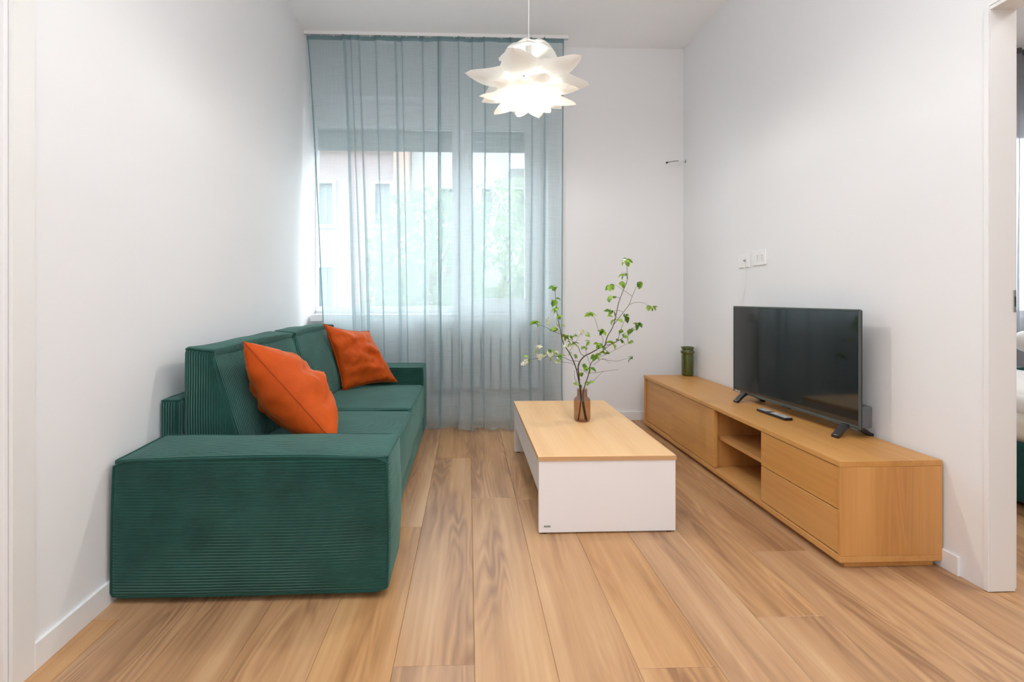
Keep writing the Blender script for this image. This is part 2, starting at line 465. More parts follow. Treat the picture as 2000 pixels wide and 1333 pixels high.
# left wall: a slab with a door opening near the camera
def slab(mb, p, q, z0, z1, t):
    """upright slab between floor points p and q, thickness t to its left side"""
    p, q = Vector((*p, 0)), Vector((*q, 0))
    d = (q - p).normalized(); n = Vector((-d.y, d.x, 0)) * t
    vs = [(a.x, a.y, z) for a in (p, q, q + n, p + n) for z in (z0, z1)]
    return mb.add(vs, [(0, 2, 3, 1), (2, 4, 5, 3), (4, 6, 7, 5), (6, 0, 1, 7), (1, 3, 5, 7), (0, 6, 4, 2)])
mb = MB()
slab(mb, (xl(1.38), 1.38), (xl(YB + 0.3), YB + 0.3), 0, ZC, 0.14)
slab(mb, (xl(1.38), 0.45), (xl(1.38), 1.38), DOOR_Z, ZC, 0.14)
slab(mb, (xl(1.38), YREAR), (xl(1.38), 0.45), 0, ZC, 0.14)
structure('wall_left', mb, M['wall'])

mb = MB()
mb.box(XR, XR + 0.107, JY, YB + 0.3, 0, ZC)
mb.box(XR, XR + 0.107, 0.55, JY, DOOR_Z, ZC)
mb.box(XR, XR + 0.107, YREAR, 0.55, 0, ZC)
structure('wall_right', mb, M['wall'])

WX0, WX1, WZ0, WZ1 = -1.42, 0.70, 0.885, 2.83
mb = MB()
mb.box(XL_B - 0.15, WX0 + 0.0, YB, YB + 0.3, 0, ZC)
mb.box(WX1, XR + 0.05, YB, YB + 0.3, 0, ZC)
mb.box(WX0, WX1, YB, YB + 0.3, 0, WZ0)
mb.box(WX0, WX1, YB, YB + 0.3, WZ1, ZC)
structure('wall_back', mb, M['wall'])
structure('wall_rear', MB().box(-1.45, XR + 0.1, YREAR - 0.1, YREAR, 0, ZC), M['wall'])
structure('ceiling', MB().box(-1.6, 6.3, YREAR - 0.1, YB + 0.3, ZC, ZC + 0.12), M['ceiling'])

# bedroom beyond the opening
BX0, BX1 = 4.25, 5.75
mb = MB()
mb.box(XR + 0.107, BX0, YB, YB + 0.3, 0, ZC); mb.box(BX1, 6.2, YB, YB + 0.3, 0, ZC)
mb.box(BX0, BX1, YB, YB + 0.3, 0, 0.9); mb.box(BX0, BX1, YB, YB + 0.3, 2.75, ZC)
structure('wall_bedroom_back', mb, M['wall'])
mb = MB(); mb.box(6.2, 6.3, YREAR, YB + 0.3, 0, ZC); mb.box(XR + 0.107, 6.3, YREAR - 0.1, YREAR, 0, ZC)
structure('wall_bedroom_right', mb, M['wall'])

# floor: sub-floor and one object per plank
floor = structure('floor', MB().box(-1.6, 6.3, YREAR - 0.1, YB + 0.3, -0.06, -0.004), M['joint'])
PW, PX0, PLEN = 0.238, 0.018, 1.85
known = {-1: 1.433, 4: 1.61, 5: 2.03, -6: 1.675, 0: 2.62, 1: 0.75, 2: 3.25, 3: 2.75, -2: 2.3, -3: 0.9, -4: 1.15, -5: 2.5, 6: 0.95, 7: 2.4}
kk = 0
for ci in range(-6, 27):
    x0 = PX0 + ci * PW; x1 = x0 + PW
    x0c, x1c = max(x0, -1.5), min(x1, 6.25)
    if x1c - x0c < 0.02: continue
    base = known.get(ci, random.uniform(0, PLEN))
    y = base - PLEN * math.ceil((base - (YREAR)) / PLEN)
    while y < YB - 0.005:
        a, b = max(y, YREAR), min(y + PLEN, YB)
        y += PLEN
        if b - a < 0.05: continue
        g, ch, zt = 0.0004, 0.0018, 0.0
        xa, xb, ya, yb = x0c + g, x1c - g, a + g, b - g
        m_ = MB()
        vs = [(xa, ya, -.0045), (xb, ya, -.0045), (xb, yb, -.0045), (xa, yb, -.0045),
              (xa, ya, zt - ch * .6), (xb, ya, zt - ch * .6), (xb, yb, zt - ch * .6), (xa, yb, zt - ch * .6),
              (xa + ch, ya + ch, zt), (xb - ch, ya + ch, zt), (xb - ch, yb - ch, zt), (xa + ch, yb - ch, zt)]
        fs = [(3, 2, 1, 0)] + [(i, (i + 1) % 4, 4 + (i + 1) % 4, 4 + i) for i in range(4)] + \
             [(4 + i, 4 + (i + 1) % 4, 8 + (i + 1) % 4, 8 + i) for i in range(4)] + [(8, 9, 10, 11)]
        m_.add(vs, fs)
        m_.build('plank', M['floor'], floor, origin=((xa + xb) / 2, (ya + yb) / 2, 0))

# baseboards
mb = MB()
p0, p1 = (xl(1.449), 1.449), (xl(YB), YB)
slab(mb, (p0[0] + 0.012, p0[1]), (p1[0] + 0.012, p1[1]), 0.0, 0.078, 0.012)
structure('baseboard_left', mb, M['white_lacquer'])
structure('baseboard_right', MB().box(XR - 0.012, XR, JY + 0.09, YB, 0, 0.075, 0.002), M['white_lacquer'])
structure('baseboard_back', MB().box(XL_B + 0.012, XR - 0.012, YB - 0.012, YB, 0, 0.075, 0.002), M['white_lacquer'])

# door 1: opening in the left wall close to the camera
d1 = structure('door_1', MB().box(xl(1.38) - 0.17, xl(1.38) - 0.125, 0.45, 1.38, 0.005, DOOR_Z, 0.002), M['white_lacquer'])
mb = MB()
slab(mb, (xl(1.38) + 0.011, 1.378), (xl(1.449) + 0.011, 1.449), 0, DOOR_Z + 0.07, 0.011)
slab(mb, (xl(1.38) + 0.011, 0.38), (xl(1.38) + 0.011, 0.45), 0, DOOR_Z + 0.07, 0.011)
slab(mb, (xl(1.38) + 0.011, 0.45), (xl(1.38) + 0.011, 1.378), DOOR_Z, DOOR_Z + 0.07, 0.011)
mb.build('door_frame', M['jamb'], d1)
MB().box(xl(1.38) - 0.125, xl(1.38) - 0.001, 1.366, 1.379, 0, DOOR_Z, 0.001).build('door_lining', M['white_lacquer'], d1)
MB().tube([(xl(1.38) - 0.118, 0.55, 1.03), (xl(1.38) - 0.07, 0.55, 1.03), (xl(1.38) - 0.07, 0.67, 1.03)], 0.009).build('door_handle', M['steel'], d1, smooth=True)

# door 2: lining of the sliding door opening in the right wall
d2 = structure('door_2', MB().box(XR + 0.003, XR + 0.099, JY - 0.014, JY, 0.003, DOOR_Z, 0.001), M['jamb'])
MB().box(XR + 0.099, XR + 0.112, JY - 0.007, JY + 0.02, 0.009, DOOR_Z, 0.001).build('door_stop', M['jamb'], d2)
MB().box(XR - 0.004, XR + 0.0025, JY - 0.0135, JY + 0.003, 0.003, DOOR_Z + 0.004, 0.0005).build('door_frame', M['white_lacquer'], d2)
mb = MB(); mb.box(XR + 0.003, XR + 0.107, 0.55, JY - 0.014, DOOR_Z - 0.014, DOOR_Z)
mb.build('door_head', M['jamb'], d2)
MB().box(XR + 0.091, XR + 0.101, JY - 0.0165, JY - 0.0135, 1.027, 1.108, 0.001).build('strike_plate', M['steel'], d2)
MB().box(XR + 0.093, XR + 0.0985, JY - 0.018, JY - 0.016, 1.048, 1.085, 0.0005).build('latch_slot', M['dark'], d2)

# ---------------------------------------------------------------- window
WY = 4.42
def frame_rect(mb, x0, x1, z0, z1, y0, y1, wl, wr, wt, wb):
    mb.box(x0, x0 + wl, y0, y1, z0, z1, 0.003); mb.box(x1 - wr, x1, y0, y1, z0, z1, 0.003)
    mb.box(x0 + wl, x1 - wr, y0, y1, z1 - wt, z1, 0.003); mb.box(x0 + wl, x1 - wr, y0, y1, z0, z0 + wb, 0.003)
win = structure('window_1', MB().box(WX0, WX1, WY + 0.0, WY + 0.06, 2.70, WZ1, 0.004), M['pvc'])
MB().box(WX0, WX1, WY - 0.012, WY + 0.0, 2.695, 2.715, 0.003).build('casing_lip', M['pvc'], win)
mb = MB(); frame_rect(mb, WX0, WX1, 0.925, 2.70, WY, WY + 0.06, 0.03, 0.035, 0.05, 0.03)
mb.box(-0.10, -0.02, WY, WY + 0.06, 0.955, 2.65, 0.003)
mb.build('window_frame', M['pvc'], win)
s1 = MB(); frame_rect(s1, WX0 + 0.032, -0.102, 0.957, 2.648, WY - 0.012, WY + 0.045, 0.03, 0.045, 0.03, 0.045)
s1 = s1.build('sash', M['pvc'], win)
MB().box(WX0 + 0.06, -0.145, WY + 0.014, WY + 0.020, 1.0, 2.62).build('pane', M['glass'], s1)
s2 = MB(); frame_rect(s2, -0.018, WX1 - 0.037, 0.957, 2.648, WY - 0.016, WY + 0.045, 0.052, 0.15, 0.03, 0.118)
s2 = s2.build('sash', M['pvc'], win)
MB().box(0.03, WX1 - 0.185, WY + 0.014, WY + 0.020, 1.07, 2.622).build('pane', M['glass'], s2)
MB().tube([(0.012, WY - 0.016, 1.62), (0.012, WY - 0.055, 1.62), (0.012, WY - 0.055, 1.51)], 0.008).build('window_handle', M['white_lacquer'], s2, smooth=True)
for k in range(8):
    z0 = 2.425 + k * 0.05
    MB().box(WX0 + 0.01, WX1 - 0.01, WY + 0.085, WY + 0.097, z0 + 0.002, z0 + 0.05, 0.004).build('shutter_slat', M['shutter'], win)
structure('trim_1', MB().box(XL_B + 0.02, WX1 + 0.03, 4.195, WY + 0.02, 0.878, 0.938, 0.004), M['white_lacquer'])
# window 2: bedroom
win2 = structure('window_2', MB().box(BX0, BX1, WY, WY + 0.05, 2.66, 2.75), M['pvc'])
mb = MB(); frame_rect(mb, BX0, BX1, 0.9, 2.66, WY, WY + 0.05, 0.06, 0.06, 0.06, 0.06); mb.box(4.95, 5.05, WY, WY + 0.05, 0.96, 2.6)
mb.build('window_frame', M['pvc'], win2)
MB().box(BX0 + 0.05, BX1 - 0.05, WY + 0.02, WY + 0.025, 0.95, 2.61).build('pane', M['glass'], win2)

# ---------------------------------------------------------------- radiator
rad = empty('radiator', (0.25, 4.2, 0.3), 'white column radiator under the window behind the sheer curtain', 'radiator')
for k in range(12):
    x0 = -0.30 + k * 0.083
    m_ = MB(); m_.box(x0, x0 + 0.072, 4.155, 4.215, 0.30, 0.80, 0.012)
    m_.build('radiator_column', M['radiator'], rad, smooth=True, angle=40)
mb = MB(); mb.box(-0.29, 0.68, 4.172, 4.198, 0.325, 0.36, 0.006); mb.box(-0.29, 0.68, 4.172, 4.198, 0.74, 0.775, 0.006)
mb.build('header_pipe', M['radiator'], rad)
for bx_ in (-0.20, 0.60): MB().tube([(bx_, 4.19, 0.70), (bx_, 4.2495, 0.70)], 0.01).build('wall_bracket', M['steel'], rad)
mb = MB(); mb.tube([(0.69, 4.185, 0.34), (0.73, 4.185, 0.34), (0.73, 4.185, 0.0)], 0.011)
mb.build('supply_pipe', M['radiator'], rad, smooth=True)

# ---------------------------------------------------------------- curtains
def fold_curve(x0, x1, folds, z, top, seed):
    """one horizontal cut through the cloth: list of (x, y) with the overlapping folds of this height"""
    g = smoothstep(3.2, 0.6, z)
    pts = [(x0, 0.0)]
    for i, (fx, fw, fd) in enumerate(folds):
        x = x0 + (x1 - x0) * fx + 0.012 * noise.noise(Vector((seed + i * 3.7, z * 0.6, 0)))
        wv = 0.5 + 0.5 * noise.noise(Vector((seed * 2 + i * 9.1, z * 0.45, 4)))
        wd = fw * (0.5 + 0.75 * wv) * (0.7 + 0.5 * g)
        dp = fd * (0.55 + 0.7 * g)
        pts += [(x - wd * 1.6, 0.006), (x + wd * 0.75, -dp * 0.45), (x - wd * 0.5, -dp), (x + wd * 1.7, -dp * 0.15)]
    pts.append((x1, 0.004))
    return pts

def make_curtain(name, label, x_top, x_bot, folds, z_top, z_bot_fn, pool, seed, group, mat, hem_mat, y_nom):
    root = empty(name, ((x_bot[0] + x_bot[1]) / 2, y_nom, 0.0), label, 'curtain', group)
    NZ = 60; PER = 5
    zs = [z_top - (z_top - 0.42) * j / 44 for j in range(44)] + [0.42 - 0.4 * j / 30 for j in range(31)]
    rows = []
    for z in zs:
        tz = (z_top - z) / z_top
        a = x_top[0] + (x_bot[0] - x_top[0]) * tz ** 0.8
        b = x_top[1] + (x_bot[1] - x_top[1]) * tz ** 0.8
        c = fold_curve(a, b, folds, z, z_top, seed)
        c = catmull([(p[0], p[1], 0) for p in c], PER)
        row = []
        n = len(c) - 1
        for i, p in enumerate(c):
            s = i / n
            amp = 0.007 + 0.048 * smoothstep(2.7, 0.7, z)
            yw = amp * noise.noise(Vector((p.x * 8.0 + seed, z * 0.35, seed)))
            yy = y_nom + p.y + yw
            zz = z
            dz = smoothstep(0.40, 0.02, z)
            ex = pool(s)
            yy -= dz ** 2.0 * ex * (0.75 + 0.35 * noise.noise(Vector((p.x * 9 + seed, 1.3, 0))))
            if z < 0.16:   # crumpled cloth lying on the floor
                zz = max(0.004, z * (1 - 0.55 * dz) + 0.034 * dz * (noise.noise(Vector((p.x * 11, yy * 22, seed))) + 0.35))
            if z >= z_top - 1e-6: zz += 0.010 * noise.noise(Vector((p.x * 13, seed, 0)))
            row.append(Vector((p.x, yy, zz)))
        rows.append(row)
    n = len(rows[0]); V = [p for r in rows for p in r]
    Fc = [(j * n + i, j * n + i + 1, (j + 1) * n + i + 1, (j + 1) * n + i) for j in range(len(rows) - 1) for i in range(n - 1)]
    MB().add(V, Fc).build('cloth', mat, root, smooth=True)
    # header tape sewn along the top, hems along the sides
    hd = MB()
    r0, r1 = rows[0], rows[1]
    vs = []
    for p in r0: vs += [p + Vector((0, -0.004, 0.002)), p + Vector((0, -0.004, -0.036))]
    hd.add(vs, [(2 * i, 2 * i + 2, 2 * i + 3, 2 * i + 1) for i in range(n - 1)])
    hd.build('header_tape', hem_mat, root, smooth=True)
    for side in (0, -1):
        col = [r[side] for r in rows]
        sgn = 1 if side == 0 else -1
        vs = []
        for p in col: vs += [p + Vector((0, -0.003, 0)), p + Vector((sgn * 0.010, -0.004, 0))]
        MB().add(vs, [(2 * i, 2 * i + 2, 2 * i + 3, 2 * i + 1) for i in range(len(col) - 1)]).build('side_hem', hem_mat, root, smooth=True)
    return root

CYN = 4.075
XA = at(599, 70, CYN).x; XM = at(857, 76, CYN).x; XE = at(1101, 80, CYN).x
XAb = at(640, 830, CYN).x; XMb = at(860, 830, CYN).x; XEb = at(1098, 800, CYN).x
XA = max(XA, xl(CYN) + 0.01)
lf = [(0.275, 0.019, 0.040), (0.325, 0.009, 0.022), (0.385, 0.014, 0.032), (0.51, 0.008, 0.02), (0.655, 0.015, 0.036), (0.71, 0.006, 0.016), (0.86, 0.012, 0.032)]
rf = [(0.165, 0.010, 0.026), (0.27, 0.011, 0.03), (0.37, 0.007, 0.018), (0.57, 0.010, 0.026), (0.74, 0.014, 0.034), (0.84, 0.018, 0.040)]
make_curtain('sheer_curtain', 'teal sheer curtain panel hanging behind the sofa, on the left of the window', (XA, XM + 0.015), (XAb, XMb + 0.012), lf,
             3.255, None, lambda s: 0.03 + 0.10 * smoothstep(0.8, 1.0, s), 3.1, 'sheer teal curtains at the window', M['curtain'], M['curtain_hem'], CYN)
make_curtain('sheer_curtain', 'teal sheer curtain panel bunched on the floor behind the coffee table', (XM - 0.01, XE), (XMb - 0.012, XEb), rf,
             3.255, None, lambda s: 0.13 + 0.11 * math.sin(math.pi * min(1, s * 1.2)), 8.4, 'sheer teal curtains at the window', M['curtain'], M['curtain_hem'], CYN - 0.008)
rail = empty('curtain_rail', (-0.3, 4.075, ZC - 0.02), 'slim white curtain track fixed along the ceiling above the window', 'curtain rail')
mb = MB(); mb.box(xl(4.08) + 0.004, XE + 0.03, 4.055, 4.062, ZC - 0.028, ZC, 0.001); mb.box(xl(4.08) + 0.004, XE + 0.03, 4.085, 4.092, ZC - 0.028, ZC, 0.001)
mb.box(xl(4.08) + 0.004, XE + 0.03, 4.062, 4.085, ZC - 0.006, ZC)
mb.build('track', M['white_lacquer'], rail)
for k in range(22):
    x = XA + 0.02 + k * (XE - XA - 0.04) / 21
    MB().box(x - 0.005, x + 0.005, 4.066, 4.081, ZC - 0.034, ZC - 0.012, 0.001).build('glider', M['white_lacquer'], rail)
MB().box(XE + 0.03, XE + 0.037, 4.053, 4.094, ZC - 0.03, ZC, 0.001).build('end_cap', M['white_lacquer'], rail)

# ---------------------------------------------------------------- sofa
def axis_samples(h, r, n):
    e = [-1 + (r / h) * t for t in (0, 0.18, 0.4, 0.68, 1.0)]
    inner = [-(1 - r / h) + 2 * (1 - r / h) * i / n for i in range(1, n)]
    return e + inner + [-x for x in reversed(e)]

class Soft:
    """upholstered block: rounded edges, swollen faces, slight unevenness; warp() shapes it further"""
    def __init__(self, x0, x1, y0, y1, z0, z1, r=0.02, puff=(0.01, 0.01, 0.01), amp=0.003, seed=0.0, warp=None, div=22):
        self.c = Vector(((x0 + x1) / 2, (y0 + y1) / 2, (z0 + z1) / 2))
        self.h = Vector(((x1 - x0) / 2, (y1 - y0) / 2, (z1 - z0) / 2))
        self.r, self.puff, self.amp, self.seed, self.warp = r, puff, amp, seed, warp
        self.ax = [axis_samples(self.h[k], r, max(4, int(self.h[k] * 2 * div))) for k in range(3)]
    def map(self, p):
        h, r = self.h, self.r
        pos = Vector((p[k] * h[k] for k in range(3)))
        q = Vector((max(-(h[k] - r), min(h[k] - r, pos[k])) for k in range(3)))
        d = pos - q
        if d.length > 1e-9: pos = q + d.normalized() * r
        for k in range(3):
            if abs(abs(p[k]) - 1) < 1e-6:
                a, b = p[(k + 1) % 3], p[(k + 2) % 3]
                pos[k] += math.copysign(self.puff[k] * (1 - a * a) * (1 - b * b), p[k])
        w_ = self.c + pos
        if self.warp: w_ = self.warp(w_, p)
        if self.amp:
            nz = noise.noise_vector(w_ * 4.5 + Vector((self.seed, self.seed * 2, 0)))
            w_ += nz * self.amp
        return w_
    def mb(self):
        m_ = MB(); idx = {}
        def vid(p):
            key = (round(p[0], 5), round(p[1], 5), round(p[2], 5))
            if key not in idx:
                idx[key] = len(m_.v); m_.v.append(self.map(p))
            return idx[key]
        for k in range(3):
            A, B = self.ax[(k + 1) % 3], self.ax[(k + 2) % 3]
            for sg in (-1, 1):
                for i in range(len(A) - 1):
                    for j in range(len(B) - 1):
                        q = []
                        for a, b in ((A[i], B[j]), (A[i + 1], B[j]), (A[i + 1], B[j + 1]), (A[i], B[j + 1])):
                            p = [0, 0, 0]; p[k] = sg; p[(k + 1) % 3] = a; p[(k + 2) % 3] = b
                            q.append(vid(p))
                        m_.f.append(tuple(q))
        return m_
    def edge(self, p, q, n=26, out=0.0):
        pts = []
        for i in range(n + 1):
            t = i / n
            a = [p[k] + (q[k] - p[k]) * t for k in range(3)]
            w_ = self.map(a)
            if out:
                d = Vector((a[k] if abs(abs(a[k]) - 1) < 1e-6 and abs(q[k] - p[k]) < 1e-6 else 0 for k in range(3)))
                if d.length: w_ += d.normalized() * out
            pts.append(w_)
        return pts
    def loop(self, corners, n=22, out=0.002):
        pts = []
        for i in range(len(corners)):
            e = self.edge(corners[i], corners[(i + 1) % len(corners)], n, out)
            pts += e[:-1] if i == 0 else e[1:-1]
        return pts

RIB_ARM = (2, 2, 1)        # face normal x, y, z -> coordinate counted across the ribs
RIB_SEAT = (1, 0, 1)
sofa = empty('sofa', (-0.8, 2.85, 0.0), 'dark green corduroy sofa with two deep seats along the left wall', 'sofa')
def piping(soft, part, loops, r=0.0055):
    m_ = MB()
    for lp in loops: m_.tube(soft.loop(lp), r, 6, closed=True)
    m_.build('piping', M['piping'], part, smooth=True)
FRONT = [(-1, -1, -1), (1, -1, -1), (1, -1, 1), (-1, -1, 1)]
TOP = [(-1, -1, 1), (1, -1, 1), (1, 1, 1), (-1, 1, 1)]
SIDE = [(1, -1, -1), (1, 1, -1), (1, 1, 1), (1, -1, 1)]
def skew(dx):
    def f(w_, p): w_.x += dx * (w_.y - 1.76); return w_
    return f
def arm_warp(w_, p):
    # the arm sags a little in the middle of its top and leans outward at the bottom
    t = (w_.z - 0.03) / 0.49
    w_.x += -0.010 * (1 - t) if p[0] < 0 else 0.004 * math.sin(math.pi * t)
    w_.z += 0.010 * smoothstep(0.3, 1.0, p[2]) * (0.5 * math.cos(p[0] * 2.2) - 0.1) * (0.5 - 0.5 * p[1])
    return w_
a1 = Soft(-1.252, -0.288, 1.752, 2.058, 0.022, 0.512, r=0.022, puff=(0.012, 0.016, 0.012), amp=0.004, seed=1.3, warp=arm_warp)
near_arm = a1.mb().build('armrest', M['cord'], sofa, smooth=True, rib=RIB_ARM)
piping(a1, near_arm, [FRONT, TOP])
a2 = Soft(-1.325, -0.345, 3.735, 4.015, 0.03, 0.545, r=0.02, puff=(0.01, 0.012, 0.008), amp=0.003, seed=5.3)
far_arm = a2.mb().build('armrest', M['cord'], sofa, smooth=True, rib=RIB_ARM)
piping(a2, far_arm, [FRONT, TOP])
# plinth under the seats
Soft(-1.15, -0.345, 2.05, 3.74, 0.03, 0.20, r=0.02, puff=(0.006, 0, 0), amp=0.002, seed=2).mb().build('base', M['cord'], sofa, smooth=True, rib=RIB_SEAT)
for i, (y0, y1) in enumerate(((2.054, 2.882), (2.898, 3.738))):
    st = Soft(-1.16, -0.325 - 0.012 * i, y0, y1, 0.16, 0.418, r=0.035, puff=(0.012, 0.004, 0.022), amp=0.004, seed=7 + i)
    so = st.mb().build('seat_cushion', M['cord'], sofa, smooth=True, rib=RIB_SEAT)
    piping(st, so, [TOP])
# backrest frame: low box along the wall
def wallskew(w_, p):
    w_.x += xl(w_.y) - xl(2.07); return w_
bf = Soft(-1.282, -1.2, 2.062, 3.738, 0.03, 0.655, r=0.02, puff=(0.0, 0.004, 0.004), amp=0.003, seed=11, warp=wallskew)
bfo = bf.mb().build('backrest_frame', M['cord'], sofa, smooth=True, rib=(1, 0, 1))
piping(bf, bfo, [TOP])
# two big wedge-shaped back cushions
def wedge(y_mid):
    def f(w_, p):
        t = max(0.0, min(1.0, (w_.z - 0.41) / 0.44))
        if p[0] > 0: w_.x -= (0.125 * t) * min(1, p[0] * 1.0)      # front leans back towards the top
        w_.x += 0.05 * smoothstep(2.1, 2.9, w_.y)
        w_.z -= 0.024 * (p[0] * 0.5 + 0.5) * t                      # top slopes to the front
        w_.z += 0.018 * smoothstep(2.2, 3.0, w_.y) * t
        return w_
    return f
for i, (y0, y1) in enumerate(((2.078, 2.885), (2.895, 3.705))):
    bc = Soft(-1.198, -0.945, y0, y1, 0.425, 0.872, r=0.03, puff=(0.035, 0.010, 0.012), amp=0.007, seed=21 + 3 * i, warp=wedge(y0))
    bo = bc.mb().build('back_cushion', M['cord'], sofa, smooth=True, rib=(1, 0, 1))
    piping(bc, bo, [TOP, [(1, -1, -1), (1, -1, 1), (1, 1, 1), (1, 1, -1)]], r=0.006)
for fx in (-1.1, -0.42):
    for fy in (1.82, 3.95):
        MB().lathe((fx, fy), [(0.001, 0.0), (0.022, 0.0), (0.024, 0.04), (0.001, 0.04)], 14).build('foot', M['black'], sofa)

# ---------------------------------------------------------------- orange cushions
def pillow(name, label, A, B, C, D, thick, seed, group, bend=0.0):
    """A top-near, B bottom-near, C bottom-far, D top-far"""
    A, B, C, D = [Vector(p) for p in (A, B, C, D)]
    cen = (A + B + C + D) / 4
    root = empty(name, (cen.x, cen.y, min(B.z, C.z)), label, 'cushion', group)
    nrm = (C - A).cross(D - B).normalized()
    if nrm.x < 0: nrm = -nrm
    N_ = 36
    def P(i, j, side):
        u, v = 2 * i / N_ - 1, 2 * j / N_ - 1
        # corners stay put, edges are drawn in
        uu = u * (1 - 0.10 * (1 - v * v)); vv = v * (1 - 0.10 * (1 - u * u))
        s, t = (uu + 1) / 2, (vv + 1) / 2
        q = A.lerp(D, s).lerp(B.lerp(C, s), t)
        f = max(0.0, (1 - u * u) * (1 - v * v)) ** 0.5
        q = q + nrm * (side * thick * f)
        q += nrm * bend * (1 - u * u) * (t - 0.5)
        wr = noise.noise(Vector((u * 1.6 + seed, v * 3.2, side * 2.0))) * 0.034 + noise.noise(Vector((u * 4.0, v * 6.0 + u * 3 + seed, side))) * 0.010
        wr += 0.008 * (1 - abs(noise.noise(Vector((u * 3.0 + v * 1.9, v * 0.6 + seed * 2, side)))) * 3) 
        q += nrm * side * wr * f
        return q
    m_ = MB(); idx = {}
    for side in (1, -1):
        for i in range(N_ + 1):
            for j in range(N_ + 1):
                edge = i in (0, N_) or j in (0, N_)
                key = (i, j) if edge else (i, j, side)
                if key not in idx:
                    idx[key] = len(m_.v); m_.v.append(P(i, j, side))
        g = lambda i, j: idx[(i, j)] if (i in (0, N_) or j in (0, N_)) else idx[(i, j, side)]
        for i in range(N_):
            for j in range(N_):
                m_.f.append((g(i, j), g(i + 1, j), g(i + 1, j + 1), g(i, j + 1)))
    body = m_.build('cover', M['orange'], root, smooth=True)
    ring = [P(i, 0, 1) for i in range(N_)] + [P(N_, j, 1) for j in range(N_)] + [P(i, N_, 1) for i in range(N_, 0, -1)] + [P(0, j, 1) for j in range(N_, 0, -1)]
    MB().tube(ring, 0.0028, 6, closed=True).build('seam', M['orange_seam'], body, smooth=True)
    return root
pillow('throw_cushion', 'rust orange velvet cushion slumped edge-on behind the near arm of the sofa',
       (-0.955, 2.10, 0.895), (-0.565, 2.12, 0.44), (-0.69, 2.49, 0.445), (-1.06, 2.49, 0.775), 0.135, 2.0, 'orange sofa cushions')
pillow('throw_cushion', 'rust orange velvet cushion facing out at the window end of the sofa',
       at(632, 633, 3.33), at(670, 764, 3.40), at(776, 746, 3.68), at(720, 647, 3.70), 0.085, 9.0, 'orange sofa cushions')

# ---------------------------------------------------------------- coffee table
tx0, tx1, ty0, ty1, tz = 0.318, 0.957, 2.205, 3.405, 0.355
table = empty('coffee_table', ((tx0 + tx1) / 2, (ty0 + ty1) / 2, 0), 'low coffee table with beech top on white end panels', 'coffee table')
xm = (tx0 + tx1) / 2
top = MB().box(tx0, tx1, ty0, ty1, 0.334, tz, 0.0015).build('tabletop', M['table_y'], table, origin=(xm, 2.8, 0.34))
MB().box(tx0, tx1, ty0 - 0.0008, ty0, 0.3345, tz - 0.0012).build('edge_band', M['table_x'], top)
MB().box(tx0 + 0.003, tx1 - 0.003, ty0 + 0.004, ty0 + 0.029, 0.007, 0.334, 0.0012).build('end_panel', M['table_white'], table)
MB().box(tx0 + 0.003, tx1 - 0.003, ty1 - 0.03, ty1 - 0.004, 0.007, 0.334, 0.0012).build('end_panel', M['table_white'], table)
MB().box(tx0 + 0.004, tx0 + 0.024, ty0 + 0.029, ty1 - 0.03, 0.186, 0.334, 0.001).build('apron', M['table_white'], table)
MB().box(tx1 - 0.024, tx1 - 0.004, ty0 + 0.029, ty1 - 0.03, 0.186, 0.334, 0.001).build('apron', M['table_white'], table)
MB().box(tx0 + 0.024, tx1 - 0.024, ty0 + 0.029, ty1 - 0.03, 0.186, 0.202).build('storage_bottom', M['table_white'], table)
bdg = MB().box(tx0 + 0.026, tx0 + 0.057, ty0 + 0.0028, ty0 + 0.0045, 0.0315, 0.0395, 0.0004).build('badge', M['badge'], table)
for px in (tx0 + 0.03, tx1 - 0.03):
    for py in (ty0 + 0.017, ty1 - 0.017):
        MB().lathe((px, py), [(0.0005, 0), (0.011, 0), (0.011, 0.0075), (0.0005, 0.0075)], 12).build('foot', M['black'], table)

# ---------------------------------------------------------------- low sideboard for the television
cx0, cx1, cy0, cy1 = 1.473, 1.895, 1.880, 4.045
con = empty('tv_stand', ((cx0 + cx1) / 2, (cy0 + cy1) / 2, 0), 'long low honey oak sideboard with sliding doors, open bay and drawers', 'tv stand')
ccx, ccy = (cx0 + cx1) / 2, (cy0 + cy1) / 2
def cpart(name, mat, x0, x1, y0, y1, z0, z1, bev=0.0015, parent=con):
    return MB().box(x0, x1, y0, y1, z0, z1, bev).build(name, mat, parent, origin=((x0 + x1) / 2, (y0 + y1) / 2, (z0 + z1) / 2))
cpart('top_panel', M['con_y'], cx0, cx1, cy0, cy1, 0.407, 0.43)
cpart('side_panel', M['con_z'], cx0 + 0.001, cx1, cy0, cy0 + 0.012, 0.052, 0.4065)
cpart('side_panel', M['con_z'], cx0 + 0.006, cx1, cy1 - 0.022, cy1, 0.052, 0.4065)
cpart('bottom_panel', M['con_y'], cx0, cx1, cy0, cy1, 0.027, 0.0515)
cpart('plinth', M['con_y'], cx0 + 0.035, cx1 - 0.02, cy0 + 0.02, cy1 - 0.02, 0.0, 0.027, 0.001)
cpart('back_panel', M['con_y'], cx1 - 0.012, cx1 - 0.002, cy0 + 0.022, cy1 - 0.022, 0.052, 0.4065, 0)
for y in (2.413, 2.905):
    cpart('divider', M['con_z'], cx0 + 0.03, cx1 - 0.012, y - 0.01 + (0.011 if y > 2.6 else -0.011), y + 0.01 + (0.011 if y > 2.6 else -0.011), 0.052, 0.4065)
cpart('shelf', M['con_y'], cx0 + 0.045, cx1 - 0.013, 2.413, 2.905, 0.222, 0.243)
cpart('door', M['con_y'], cx0 + 0.018, cx0 + 0.036, 3.500, cy1 - 0.024, 0.056, 0.403)
cpart('door', M['con_y'], cx0 + 0.006, cx0 + 0.028, 2.880, 3.492, 0.056, 0.403)
